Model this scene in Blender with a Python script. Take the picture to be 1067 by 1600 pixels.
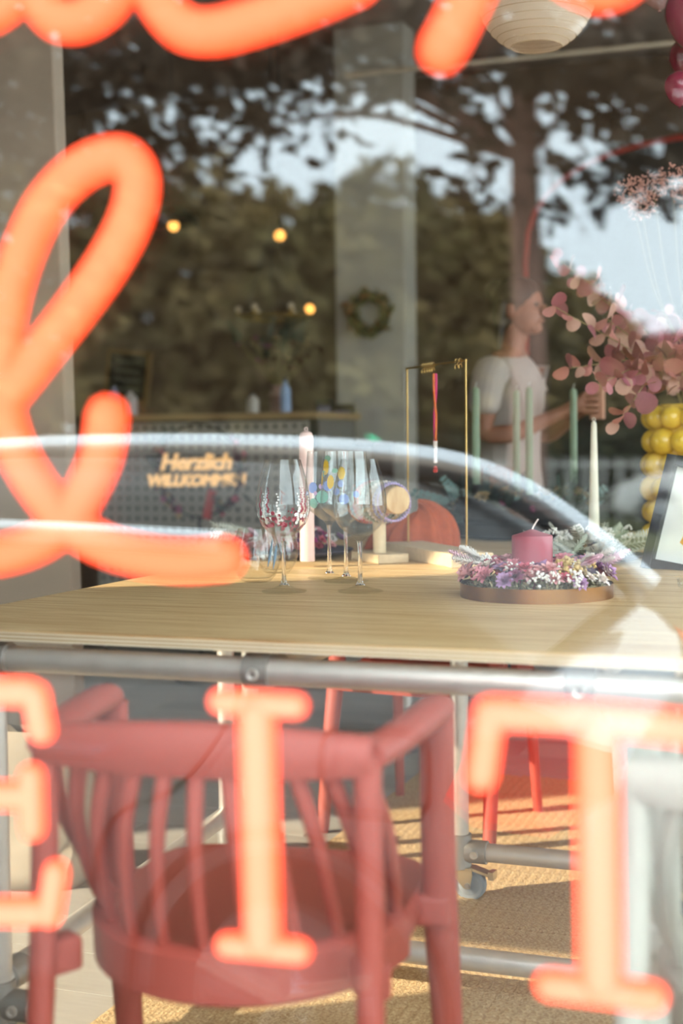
import bpy, bmesh, math, random
from mathutils import Vector, Matrix, Quaternion, noise
import numpy as np
random.seed(7)
sc = bpy.context.scene
COL = sc.collection
for o in list(bpy.data.objects): bpy.data.objects.remove(o)
R = math.radians

# ---------------------------------------------------------------- camera
F = 2223.0; PITCH = R(2.83); YAW = R(20); ROLL = R(-0.57); CAM = Vector((0, -1.0, 1.05))
FW = Vector((-math.sin(YAW)*math.cos(PITCH), math.cos(YAW)*math.cos(PITCH), -math.sin(PITCH)))
_r0 = Vector((math.cos(YAW), math.sin(YAW), 0)); _u0 = _r0.cross(FW)
RT = _r0*math.cos(ROLL)+_u0*math.sin(ROLL); UP = -_r0*math.sin(ROLL)+_u0*math.cos(ROLL)
cd = bpy.data.cameras.new('camera'); cam = bpy.data.objects.new('camera', cd); COL.objects.link(cam)
m3 = Matrix((RT, UP, -FW)).transposed()
cam.matrix_world = Matrix.Translation(CAM) @ m3.to_4x4()
cd.sensor_fit = 'HORIZONTAL'; cd.sensor_width = 24.0; cd.lens = 50.0
cd.dof.use_dof = True; cd.dof.focus_distance = 2.92; cd.dof.aperture_fstop = 2.3
cd.clip_start = 0.02; cd.clip_end = 400
sc.camera = cam

def ray(x, y): return FW + RT*((x-533.5)/F) - UP*((y-800)/F)
def aty(x, y, Y):
    d = ray(x, y); return CAM + d*((Y-CAM.y)/d.y)
def atz(x, y, Z):
    d = ray(x, y); return CAM + d*((Z-CAM.z)/d.z)

# ---------------------------------------------------------------- sky, sun, exposure
w = bpy.data.worlds.new('sky'); sc.world = w; w.use_nodes = True
bg = w.node_tree.nodes['Background']; bg.inputs['Color'].default_value = (0.785, 0.92, 1.0, 1); bg.inputs['Strength'].default_value = 6.6
sl = bpy.data.lights.new('sun', 'SUN'); sun = bpy.data.objects.new('sun', sl); COL.objects.link(sun)
SUN_DIR = Vector((0.75, 0.52, -0.42)).normalized()
sun.rotation_euler = (-SUN_DIR).to_track_quat('Z', 'Y').to_euler()
sun.location = (-8, -6, 6)
sl.energy = 13.5; sl.angle = R(0.6); sl.color = (1.0, 0.86, 0.66)
vs = sc.view_settings
vs.view_transform = 'Standard'; vs.look = 'None'; vs.gamma = 1.0; vs.exposure = 0.1; vs.use_curve_mapping = False
sc.cycles.use_denoising = True
sc.cycles.max_bounces = 12; sc.cycles.transparent_max_bounces = 24; sc.cycles.transmission_bounces = 10
sc.cycles.diffuse_bounces = 4; sc.cycles.glossy_bounces = 5; sc.cycles.sample_clamp_indirect = 6.0

# ---------------------------------------------------------------- materials
def lin(h):
    if isinstance(h, str):
        h = h.lstrip('#'); c = [int(h[i:i+2], 16)/255 for i in (0, 2, 4)]
    else: c = h
    return tuple(x/12.92 if x <= .04045 else ((x+.055)/1.055)**2.4 for x in c) + (1.0,)
MATS = {}
def mat(name, col='#888888', rough=.6, metal=0.0, var=0.0, scale=20.0, stretch=(1,1,1), col2=None, bump=0.0, trans=0.0, ior=1.45,
        emit=None, estr=0.0, coat=0.0, sss=0.0, spec=.5, alpha=1.0):
    if name in MATS: return MATS[name]
    m = bpy.data.materials.new(name); m.use_nodes = True; MATS[name] = m
    nt = m.node_tree; b = nt.nodes['Principled BSDF']; L = nt.links
    c = lin(col)
    b.inputs['Base Color'].default_value = c
    b.inputs['Roughness'].default_value = rough; b.inputs['Metallic'].default_value = metal
    b.inputs['Transmission Weight'].default_value = trans; b.inputs['IOR'].default_value = ior
    b.inputs['Coat Weight'].default_value = coat; b.inputs['Coat Roughness'].default_value = .04
    b.inputs['Specular IOR Level'].default_value = spec
    b.inputs['Alpha'].default_value = alpha
    if sss: 
        b.inputs['Subsurface Weight'].default_value = sss; b.inputs['Subsurface Radius'].default_value = (.01,.006,.004)
    if emit:
        b.inputs['Emission Color'].default_value = (emit + (1,)) if len(emit) == 3 else emit
        b.inputs['Emission Strength'].default_value = estr
    if var or col2 or bump:
        tc = nt.nodes.new('ShaderNodeTexCoord'); mp = nt.nodes.new('ShaderNodeMapping'); mp.inputs['Scale'].default_value = stretch
        nz = nt.nodes.new('ShaderNodeTexNoise'); nz.inputs['Scale'].default_value = scale; nz.inputs['Detail'].default_value = 5
        L.new(tc.outputs['Object'], mp.inputs['Vector']); L.new(mp.outputs['Vector'], nz.inputs['Vector'])
        if var or col2:
            rp = nt.nodes.new('ShaderNodeValToRGB'); rp.color_ramp.elements[0].position = .3; rp.color_ramp.elements[1].position = .7
            if col2: a, d = c, lin(col2)
            else: a = tuple(x*(1-var) for x in c[:3])+(1,); d = tuple(min(1, x*(1+var)) for x in c[:3])+(1,)
            rp.color_ramp.elements[0].color = a; rp.color_ramp.elements[1].color = d
            L.new(nz.outputs['Fac'], rp.inputs['Fac']); L.new(rp.outputs['Color'], b.inputs['Base Color'])
        if bump:
            bp = nt.nodes.new('ShaderNodeBump'); bp.inputs['Strength'].default_value = bump; bp.inputs['Distance'].default_value = .01
            L.new(nz.outputs['Fac'], bp.inputs['Height']); L.new(bp.outputs['Normal'], b.inputs['Normal'])
    return m
def emission(name, rgb, s):
    if name in MATS: return MATS[name]
    m = bpy.data.materials.new(name); m.use_nodes = True; nt = m.node_tree; MATS[name] = m
    nt.nodes.remove(nt.nodes['Principled BSDF']); e = nt.nodes.new('ShaderNodeEmission')
    e.inputs['Color'].default_value = tuple(rgb)+(1,); e.inputs['Strength'].default_value = s
    nt.links.new(e.outputs[0], nt.nodes['Material Output'].inputs['Surface']); return m
def pane_glass():
    # thin sheet: lets light straight through, mirrors a few per cent (Schlick)
    m = bpy.data.materials.new('window_glass'); m.use_nodes = True; nt = m.node_tree; L = nt.links
    nt.nodes.remove(nt.nodes['Principled BSDF'])
    lw = nt.nodes.new('ShaderNodeLayerWeight'); lw.inputs['Blend'].default_value = .5
    pw = nt.nodes.new('ShaderNodeMath'); pw.operation = 'POWER'; pw.inputs[1].default_value = 5
    ml = nt.nodes.new('ShaderNodeMath'); ml.operation = 'MULTIPLY_ADD'; ml.inputs[1].default_value = .95; ml.inputs[2].default_value = .044
    L.new(lw.outputs['Facing'], pw.inputs[0]); L.new(pw.outputs[0], ml.inputs[0])
    t = nt.nodes.new('ShaderNodeBsdfTransparent'); t.inputs['Color'].default_value = (.985, .99, .985, 1)
    g = nt.nodes.new('ShaderNodeBsdfGlossy'); g.inputs['Roughness'].default_value = 0.0
    mx = nt.nodes.new('ShaderNodeMixShader')
    L.new(ml.outputs[0], mx.inputs[0]); L.new(t.outputs[0], mx.inputs[1]); L.new(g.outputs[0], mx.inputs[2])
    L.new(mx.outputs[0], nt.nodes['Material Output'].inputs['Surface']); return m
def thin_glass(name, base, edge):
    m = bpy.data.materials.new(name); m.use_nodes = True; nt = m.node_tree; L = nt.links
    nt.nodes.remove(nt.nodes['Principled BSDF'])
    lw = nt.nodes.new('ShaderNodeLayerWeight'); lw.inputs['Blend'].default_value = .5
    pw = nt.nodes.new('ShaderNodeMath'); pw.operation = 'POWER'; pw.inputs[1].default_value = 3.5
    ml = nt.nodes.new('ShaderNodeMath'); ml.operation = 'MULTIPLY_ADD'; ml.inputs[1].default_value = edge; ml.inputs[2].default_value = base
    L.new(lw.outputs['Facing'], pw.inputs[0]); L.new(pw.outputs[0], ml.inputs[0])
    p2 = nt.nodes.new('ShaderNodeMath'); p2.operation = 'POWER'; p2.inputs[1].default_value = 4; L.new(lw.outputs['Facing'], p2.inputs[0])
    rp = nt.nodes.new('ShaderNodeValToRGB'); rp.color_ramp.elements[0].color = (.985,.99,.985,1); rp.color_ramp.elements[1].color = (.93,.95,.94,1)
    L.new(p2.outputs[0], rp.inputs['Fac'])
    t = nt.nodes.new('ShaderNodeBsdfTransparent'); L.new(rp.outputs['Color'], t.inputs['Color'])
    g = nt.nodes.new('ShaderNodeBsdfGlossy'); g.inputs['Roughness'].default_value = 0.0
    mx = nt.nodes.new('ShaderNodeMixShader')
    L.new(ml.outputs[0], mx.inputs[0]); L.new(t.outputs[0], mx.inputs[1]); L.new(g.outputs[0], mx.inputs[2])
    L.new(mx.outputs[0], nt.nodes['Material Output'].inputs['Surface']); return m
def plywood():
    m = bpy.data.materials.new('plywood'); m.use_nodes = True; nt = m.node_tree; L = nt.links; b = nt.nodes['Principled BSDF']
    tc = nt.nodes.new('ShaderNodeTexCoord'); mp = nt.nodes.new('ShaderNodeMapping'); mp.inputs['Scale'].default_value = (1.2, 14, 1); mp.inputs['Rotation'].default_value = (0, 0, .04)
    nz = nt.nodes.new('ShaderNodeTexNoise'); nz.inputs['Scale'].default_value = 2.2; nz.inputs['Detail'].default_value = 6; nz.inputs['Distortion'].default_value = 1.3
    rp = nt.nodes.new('ShaderNodeValToRGB'); e = rp.color_ramp.elements
    e[0].position = .3; e[0].color = lin('#cb9f69'); e[1].position = .72; e[1].color = lin('#f0d2a0')
    wv = nt.nodes.new('ShaderNodeTexWave'); wv.wave_type = 'BANDS'; wv.bands_direction = 'Y'; wv.inputs['Scale'].default_value = 9; wv.inputs['Distortion'].default_value = 9; wv.inputs['Detail'].default_value = 3; wv.inputs['Detail Scale'].default_value = .8
    mp2 = nt.nodes.new('ShaderNodeMapping'); mp2.inputs['Scale'].default_value = (.35, 1, 1)
    L.new(tc.outputs['Object'], mp.inputs['Vector']); L.new(mp.outputs['Vector'], nz.inputs['Vector']); L.new(nz.outputs['Fac'], rp.inputs['Fac'])
    L.new(tc.outputs['Object'], mp2.inputs['Vector']); L.new(mp2.outputs['Vector'], wv.inputs['Vector'])
    r2 = nt.nodes.new('ShaderNodeValToRGB'); r2.color_ramp.elements[0].color = (.78,.72,.66,1); r2.color_ramp.elements[1].color = (1,1,1,1); r2.color_ramp.elements[1].position = .5
    L.new(wv.outputs['Fac'], r2.inputs['Fac'])
    mx = nt.nodes.new('ShaderNodeMix'); mx.data_type = 'RGBA'; mx.blend_type = 'MULTIPLY'; mx.inputs[0].default_value = .55
    L.new(rp.outputs['Color'], mx.inputs[6]); L.new(r2.outputs['Color'], mx.inputs[7])
    # knots
    vo = nt.nodes.new('ShaderNodeTexVoronoi'); vo.inputs['Scale'].default_value = 3.1; mp3 = nt.nodes.new('ShaderNodeMapping'); mp3.inputs['Scale'].default_value = (.8, 1.6, 1)
    L.new(tc.outputs['Object'], mp3.inputs['Vector']); L.new(mp3.outputs['Vector'], vo.inputs['Vector'])
    r3 = nt.nodes.new('ShaderNodeValToRGB'); r3.color_ramp.elements[0].color = (.42,.26,.14,1); r3.color_ramp.elements[0].position = .02; r3.color_ramp.elements[1].color = (1,1,1,1); r3.color_ramp.elements[1].position = .07
    L.new(vo.outputs['Distance'], r3.inputs['Fac'])
    mx2 = nt.nodes.new('ShaderNodeMix'); mx2.data_type = 'RGBA'; mx2.blend_type = 'MULTIPLY'; mx2.inputs[0].default_value = .8
    L.new(mx.outputs[2], mx2.inputs[6]); L.new(r3.outputs['Color'], mx2.inputs[7]); L.new(mx2.outputs[2], b.inputs['Base Color'])
    b.inputs['Roughness'].default_value = .45
    return m

# ---------------------------------------------------------------- mesh helpers
class MB:
    def __init__(s): s.v = []; s.f = []
    def add(s, vs, fs):
        n = len(s.v); s.v += [tuple(p) for p in vs]; s.f += [tuple(i+n for i in q) for q in fs]; return s
    def box(s, c, size, rot=None):
        hx, hy, hz = (a/2 for a in size); vs = []
        for z in (-hz, hz):
            for x, y in ((-hx,-hy),(hx,-hy),(hx,hy),(-hx,hy)):
                p = Vector((x,y,z)); 
                if rot is not None: p = rot @ p
                vs.append(p+Vector(c))
        return s.add(vs, [(3,2,1,0),(4,5,6,7),(0,1,5,4),(1,2,6,5),(2,3,7,6),(3,0,4,7)])
    def tube(s, pts, r, n=12, caps=True, closed=False, flat=None):
        pts = [Vector(p) for p in pts]; k = len(pts)
        rs = r if isinstance(r, (list, tuple)) else [r]*k
        T = []
        for i in range(k):
            if closed: d = pts[(i+1) % k]-pts[i-1]
            else: d = pts[min(i+1,k-1)]-pts[max(i-1,0)]
            T.append(d.normalized() if d.length > 1e-9 else Vector((0,0,1)))
        a = Vector((0,0,1)) if abs(T[0].z) < .9 else Vector((1,0,0))
        N = (a-T[0]*a.dot(T[0])).normalized(); vs = []
        for i in range(k):
            N = (N-T[i]*N.dot(T[i])); N = N.normalized() if N.length > 1e-6 else T[i].orthogonal().normalized()
            B = T[i].cross(N)
            for j in range(n):
                t = 2*math.pi*j/n; fx, fy = (flat or (1,1))
                vs.append(pts[i]+N*(math.cos(t)*rs[i]*fx)+B*(math.sin(t)*rs[i]*fy))
        fs = []
        for i in range(k if closed else k-1):
            i2 = (i+1) % k
            for j in range(n):
                j2 = (j+1) % n; fs.append((i*n+j, i*n+j2, i2*n+j2, i2*n+j))
        if caps and not closed:
            fs.append(tuple(range(n-1,-1,-1))); fs.append(tuple((k-1)*n+j for j in range(n)))
        return s.add(vs, fs)
    def lathe(s, prof, n=32, c=(0,0,0), M=None, closed=False):
        c = Vector(c); vs = []; k = len(prof)
        for r, z in prof:
            for j in range(n):
                t = 2*math.pi*j/n; p = Vector((max(r,1e-5)*math.cos(t), max(r,1e-5)*math.sin(t), z))
                if M is not None: p = M @ p
                vs.append(p+c)
        fs = []
        for i in range(k if closed else k-1):
            i2 = (i+1) % k
            for j in range(n):
                j2 = (j+1) % n; fs.append((i*n+j, i*n+j2, i2*n+j2, i2*n+j))
        return s.add(vs, fs)
    def ball(s, c, r, n=10, M=None):
        rr = r if isinstance(r, (tuple, list)) else (r,r,r); c = Vector(c); h = max(3, n//2+1)
        vs = []; fs = []
        for i in range(h+1):
            ph = math.pi*i/h
            for j in range(n):
                t = 2*math.pi*j/n
                p = Vector((rr[0]*math.sin(ph)*math.cos(t), rr[1]*math.sin(ph)*math.sin(t), -rr[2]*math.cos(ph)))
                if M is not None: p = M @ p
                vs.append(c+p)
        for i in range(h):
            for j in range(n):
                j2 = (j+1) % n; fs.append((i*n+j, i*n+j2, (i+1)*n+j2, (i+1)*n+j))
        return s.add(vs, fs)
    def leaf(s, c, d, up, L, W, curl=.15):
        c = Vector(c); d = Vector(d).normalized(); sd = d.cross(Vector(up)); sd = sd.normalized() if sd.length > 1e-5 else d.orthogonal().normalized()
        n = sd.cross(d)
        P = [c, c+d*L*.35+sd*W*.5+n*L*curl*.5, c+d*L*.75+sd*W*.38+n*L*curl*.4, c+d*L-n*L*curl*.3, c+d*L*.75-sd*W*.38+n*L*curl*.4, c+d*L*.35-sd*W*.5+n*L*curl*.5, c+d*L*.5]
        return s.add(P, [(0,1,6),(1,2,6),(2,3,6),(3,4,6),(4,5,6),(5,0,6)])
    def mesh(s, name='m', smooth=True):
        me = bpy.data.meshes.new(name); me.from_pydata(s.v, [], s.f); me.validate(); 
        if smooth: me.polygons.foreach_set('use_smooth', [True]*len(me.polygons))
        me.update(); return me
def link(o, parent=None):
    COL.objects.link(o)
    if parent is not None: o.parent = parent
    return o
def obj(name, mb, m, parent=None, smooth=True, bevel=0, sub=0, loc=None, solid=0, sharp=35):
    me = mb if isinstance(mb, bpy.types.Mesh) else mb.mesh(name, smooth)
    if m is not None and len(me.materials) == 0:
        for q in (m if isinstance(m, (list, tuple)) else [m]): me.materials.append(q)
    if smooth and sharp and not isinstance(mb, bpy.types.Mesh):
        try: me.set_sharp_from_angle(angle=R(sharp))
        except Exception: pass
    o = bpy.data.objects.new(name, me); link(o, parent)
    if loc is not None: o.location = loc
    if solid: q = o.modifiers.new('s', 'SOLIDIFY'); q.thickness = solid; q.offset = 0
    if bevel: q = o.modifiers.new('b', 'BEVEL'); q.width = bevel; q.segments = 2; q.limit_method = 'ANGLE'
    if sub: q = o.modifiers.new('u', 'SUBSURF'); q.levels = sub; q.render_levels = sub
    return o
def tag(o, label, cat=None, group=None, kind=None):
    if label: o['label'] = label
    if cat: o['category'] = cat
    if group: o['group'] = group
    if kind: o['kind'] = kind
    return o
def thing(name, label, cat, loc=(0,0,0), rz=0.0, group=None):
    o = bpy.data.objects.new(name, None); COL.objects.link(o); o.empty_display_size = .05
    o.location = loc; o.rotation_euler = (0,0,rz); return tag(o, label, cat, group)
def struct(name, mb, m, **k):
    o = obj(name, mb, m, **k); o['kind'] = 'structure'; return o
def copy_tree(o, parent=None, swap=None):
    c = o.copy(); COL.objects.link(c); c.parent = parent
    if swap and o.type == 'MESH':
        key = o.data.name+'_'+swap.name
        if key not in bpy.data.meshes:
            d = o.data.copy(); d.name = key; d.materials.clear(); d.materials.append(swap)
        c.data = bpy.data.meshes[key]
    for ch in list(o.children):
        if ch is not c: copy_tree(ch, c, swap)
    return c
def spline(pts, n=8):
    P = [Vector(p) for p in pts]; P = [P[0]*2-P[1]]+P+[P[-1]*2-P[-2]]; out = []
    for i in range(1, len(P)-2):
        a,b,c,d = P[i-1:i+3]
        for k in range(n):
            t = k/n; out.append(.5*((2*b)+(c-a)*t+(2*a-5*b+4*c-d)*t*t+(3*b-a-3*c+d)*t**3))
    out.append(P[-2]); return out
def bez(a, b, n):
    return [a+(b-a)*i/(n-1) for i in range(n)]
def text_mesh(txt, size, extrude, shear=0.0, bevel=0.0, spacing=1.0):
    cu = bpy.data.curves.new('t', 'FONT'); cu.body = txt; cu.size = size; cu.extrude = extrude; cu.shear = shear; cu.bevel_depth = bevel
    cu.align_x = 'CENTER'; cu.align_y = 'CENTER'; cu.space_character = spacing; cu.resolution_u = 3
    o = bpy.data.objects.new('t', cu); COL.objects.link(o)
    dg = bpy.context.evaluated_depsgraph_get(); me = bpy.data.meshes.new_from_object(o.evaluated_get(dg))
    bpy.data.objects.remove(o); return me
def apply_mods(o):
    dg = bpy.context.evaluated_depsgraph_get(); me = bpy.data.meshes.new_from_object(o.evaluated_get(dg))
    o.modifiers.clear(); o.data = me; return o
UPZ = Vector((0,0,1))
def rnd(a, b): return random.uniform(a, b)
def rvec():
    while True:
        p = Vector((rnd(-1,1), rnd(-1,1), rnd(-1,1)))
        if .05 < p.length < 1: return p

GLASS_PANE = pane_glass(); PLY = plywood(); THIN = thin_glass('thin_glass', .048, .5); FOOT = thin_glass('foot_glass', .05, .1)
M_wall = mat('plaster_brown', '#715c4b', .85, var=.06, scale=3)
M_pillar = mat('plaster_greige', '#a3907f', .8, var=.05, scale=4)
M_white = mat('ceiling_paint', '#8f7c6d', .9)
M_steel = mat('galvanised_pipe', '#d6cfc6', .4, .6, var=.06, scale=30)
M_fit = mat('cast_fitting', '#aaa49d', .5, .75, bump=.15, scale=160)
M_zinc = mat('zinc_plate', '#d8d4c4', .3, 1.0)
M_rubber = mat('grey_rubber', '#8b8f93', .55)
M_red = mat('terracotta_plastic', '#a85043', .5, bump=.03, scale=300)
M_greyc = mat('pale_grey_plastic', '#b9b5a8', .5)
M_glass = THIN; M_bowl = mat('clear_glass', '#ffffff', 0.0, trans=1.0, ior=1.45)
M_black = mat('matt_black', '#1c1a1a', .5)
M_brass = mat('brass', '#c9a264', .28, 1.0)
M_pine = mat('pale_pine', '#dcc4a0', .55, var=.08, scale=5, stretch=(1,14,14))

# ---------------------------------------------------------------- room shell
def floor_mat():
    return [mat('plank_%d' % i, c, .45, var=.07, scale=4, stretch=(1.2,16,16)) for i, c in enumerate(('#aea79e','#b8b0a6','#a49d94','#bdb6ac'))]
X0, X1, YB, ZC = -6.2, 3.2, 7.6, 3.3
fl = struct('floor', MB().box(((X0+X1)/2, YB/2-.1, -.06), (X1-X0+.4, YB+.6, .1)), mat('plank_joint', '#4f4841', .8), smooth=False)
pm = [MB().box((0,0,0), (1.245, .186, .012)).mesh('plank', False) for _ in range(4)]
for i, me in enumerate(pm): me.materials.append(floor_mat()[i])
for r in range(24):
    y = .3+r*.19
    for k in range(5):
        x = -3.9+((r*.47) % 1.25)+k*1.25
        if x > 1.4: continue
        p = bpy.data.objects.new('plank', random.choice(pm)); link(p, fl); p.location = (x, y, -.006)
rest = MB()
rest.box((-5.35, 2.5, -.007), (1.6, 4.6, .008)); rest.box((2.3, 2.5, -.007), (1.7, 4.6, .008)); rest.box((-1.5, 6.2, -.007), (9.4, 2.9, .008))
obj('far_planks', rest, floor_mat()[0], fl, smooth=False)
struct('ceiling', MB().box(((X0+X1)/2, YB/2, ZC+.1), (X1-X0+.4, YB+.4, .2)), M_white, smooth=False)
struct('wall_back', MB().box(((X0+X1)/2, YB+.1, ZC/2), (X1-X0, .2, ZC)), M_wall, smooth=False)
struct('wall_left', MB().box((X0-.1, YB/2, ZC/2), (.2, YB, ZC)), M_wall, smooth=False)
W3 = (.5, 6.0, .3, 3.0)                                          # unseen side window, added on the right to brighten the room
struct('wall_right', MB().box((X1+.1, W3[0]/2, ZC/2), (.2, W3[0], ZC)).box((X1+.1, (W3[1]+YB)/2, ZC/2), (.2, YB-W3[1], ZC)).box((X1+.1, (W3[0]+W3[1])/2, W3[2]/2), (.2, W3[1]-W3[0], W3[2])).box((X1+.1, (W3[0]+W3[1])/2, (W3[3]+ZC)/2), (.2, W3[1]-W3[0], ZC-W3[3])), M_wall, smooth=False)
win = bpy.data.objects.new('window_3', None); link(win); win['kind'] = 'structure'; win['label'] = 'added side window in the right wall that brightens the room'
obj('pane', MB().box((X1+.1, (W3[0]+W3[1])/2, (W3[2]+W3[3])/2), (.006, W3[1]-W3[0], W3[3]-W3[2])), GLASS_PANE, win, smooth=False)
# shop front: solid parts around two shop windows
W1 = (-.98, 2.9, .12, 3.1); W2 = (-5.4, -2.78, .1, 2.72)
wf = MB()
for a, b in ((X0, W2[0]), (W2[1], W1[0]), (W1[1], X1)): wf.box(((a+b)/2, .02, 1.45), (b-a, .24, 3.7))
for W in (W1, W2):
    wf.box(((W[0]+W[1])/2, .02, (W[3]+3.3)/2), (W[1]-W[0], .24, 3.3-W[3])); wf.box(((W[0]+W[1])/2, .02, (W[2]-.4)/2), (W[1]-W[0], .24, W[2]+.4))
wf.box((-3.22, .02, 2.14), (.88, .24, 1.18))                      # unseen panel added in the second window to keep sun off the table front
struct('wall_front', wf, mat('render_grey', '#a39a90', .85, var=.05, scale=5), smooth=False)
fm = mat('window_frame_grey', '#54504c', .5)
for n, W in enumerate((W1, W2)):
    win = bpy.data.objects.new('window_%d' % (n+1), None); link(win); win['kind'] = 'structure'
    win['label'] = 'large double glazed shop window' if n == 0 else 'second shop window beyond the pier'
    f = MB(); cx, cz, ww, hh = (W[0]+W[1])/2, (W[2]+W[3])/2, W[1]-W[0], W[3]-W[2]
    for x in (W[0]+.03, W[1]-.03): f.box((x, .02, cz), (.06, .08, hh))
    for z in (W[2]+.03, W[3]-.03): f.box((cx, .02, z), (ww, .08, .06))
    obj('window_frame', f, fm, win, smooth=False)
    o = obj('pane', MB().box((cx, .002, cz), (ww-.1, .004, hh-.1)), GLASS_PANE, win, smooth=False)
    o = obj('pane', MB().box((0, 0, 0), (ww-.1, .004, hh-.1)), GLASS_PANE, win, smooth=False); o.location = (cx, .024, cz); o.rotation_euler = (R(.05), 0, R(.11))
# pillar on the left and grey panel at the back
p = aty(118, 900, 2.6)
pil = struct('trim_1', MB().box((-.5, .03, 1.6), (1.0, .06, 3.4)), M_pillar, bevel=.006); pil.location = (p.x-.004, 2.6, 0); pil.rotation_euler = (0, R(-1.0), 0)
pil['label'] = 'pale greige pillar at the left edge'
a, b = aty(525, 600, 6.4), aty(635, 600, 6.4)
pan = struct('trim_2', MB().box(((a.x+b.x)/2, 6.5, ZC/2), (b.x-a.x, .2, ZC)), mat('panel_grey', '#b0a699', .8), bevel=.01)
pan['label'] = 'pale grey column at the back carrying a leaf wreath'
# curtain track across the ceiling
a, b = aty(540, 118, 4.6), aty(1120, 60, 4.6)
tr = struct('trim_3', MB().tube([a, b], .012, 8), mat('track_beige', '#b8a893', .5)); tr['label'] = 'thin pale rail running across the room near the ceiling'

# dark arched backdrop with red edge
def arch_pts(cx, hw, z1, rise, n=18):
    P = [(cx-hw, .0)]
    for i in range(n+1):
        t = math.pi*i/n; P.append((cx-hw*math.copysign(abs(math.cos(t))**.75, math.cos(t)), z1+rise*math.sin(t)**.8))
    P.append((cx+hw, 0)); return P
ay = 6.9; a = aty(822, 400, ay); cxA = a.x+1.15
t = thing('arched_backdrop', 'dark arched backdrop with a thin red edge standing behind the person', 'backdrop', (0, ay, 0))
P = arch_pts(cxA, 1.15, 2.05, .62); mb = MB(); k = len(P)
mb.add([(x, -.02, z) for x, z in P]+[(x, .02, z) for x, z in P], [tuple(range(k)), tuple(range(2*k-1, k-1, -1))]+[(i, i+k, i+1+k, i+1) for i in range(k-1)])
obj('panel', mb, mat('backdrop_black', '#1a1513', .8), t, smooth=False)
obj('edge_trim', MB().tube([(x, -.02, max(z,.03)) for x, z in P], .016, 8), mat('trim_red', '#a02a1c', .5), t)

# ---------------------------------------------------------------- tables
TZ = .748
def tee(mb, p, axis, L=.075, r=.027):
    a = Vector(axis).normalized()*L/2; p = Vector(p); mb.tube([p-a, p-a*.96, p+a*.96, p+a], [r*.93, r, r, r*.93], 20)
def castor(root, x, y, top, ang):
    # swivel castor hanging under a leg
    Rz = Matrix.Rotation(ang, 3, 'Z'); c = Vector((x, y, 0)); rw = .038
    wc = c+Rz @ Vector((.024, 0, rw))
    ax = Rz @ Vector((0,1,0))
    M = Matrix.Rotation(ang, 3, 'Z') @ Matrix.Rotation(R(90), 3, 'X')
    wh = obj('castor_wheel', MB().lathe([(0,-.012),(.012,-.013),(.026,-.009),(.034,-.012),(rw,-.008),(rw,.008),(.034,.012),(.026,.009),(.012,.013),(0,.012)], 24, wc, M), M_rubber, root)
    fk = MB()
    for s in (-1, 1):
        q = [Vector((-.022, s*.017, top)), Vector((.034, s*.017, top)), Vector((.036, s*.017, .062)), Vector((.03, s*.017, .03)), Vector((.016, s*.017, .03)), Vector((-.012, s*.017, .058))]
        q = [c+Rz @ v for v in q]; o2 = ax*(s*.002); n = len(q)
        fk.add(q+[v+o2 for v in q], [tuple(range(n)), tuple(range(2*n-1,n-1,-1))]+[(i, (i+1) % n, (i+1) % n+n, i+n) for i in range(n)])
    fk.box(c+Rz @ Vector((.006, 0, top)), (.058, .038, .005), Rz); fk.tube([c+Vector((0,0,top)), c+Vector((0,0,top+.02))], .015, 14)
    f = obj('castor_fork', fk, M_zinc, root, smooth=False)
    obj('axle_bolt', MB().tube([wc-ax*.023, wc+ax*.023], .006, 10), M_fit, f)
    br = MB().box(c+Rz @ Vector((.052, 0, top-.004)), (.05, .03, .006), Rz @ Matrix.Rotation(R(14), 3, 'Y')).box(c+Rz @ Vector((.078, 0, top-.01)), (.012, .03, .018), Rz)
    obj('brake_lever', br, M_zinc, f, smooth=False)
def tabletop(root, x0, x1, y0, y1):
    t = obj('tabletop', MB().box(((x0+x1)/2, (y0+y1)/2, TZ-.0015), (x1-x0, y1-y0, .003)), PLY, root, smooth=False)
    cols = ('#e2cfb0', '#bda27d', '#e6d5b8', '#bda27d', '#e6d5b8')
    for i, c in enumerate(cols):                                   # plies showing at the edge
        ply = obj('ply_layer', MB().box(((x0+x1)/2, (y0+y1)/2, TZ-.0045-.003*i), (x1-x0-.0006*(i % 2), y1-y0-.0006*(i % 2), .003)), mat('ply_'+c, c, .6), root, smooth=False)
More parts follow.
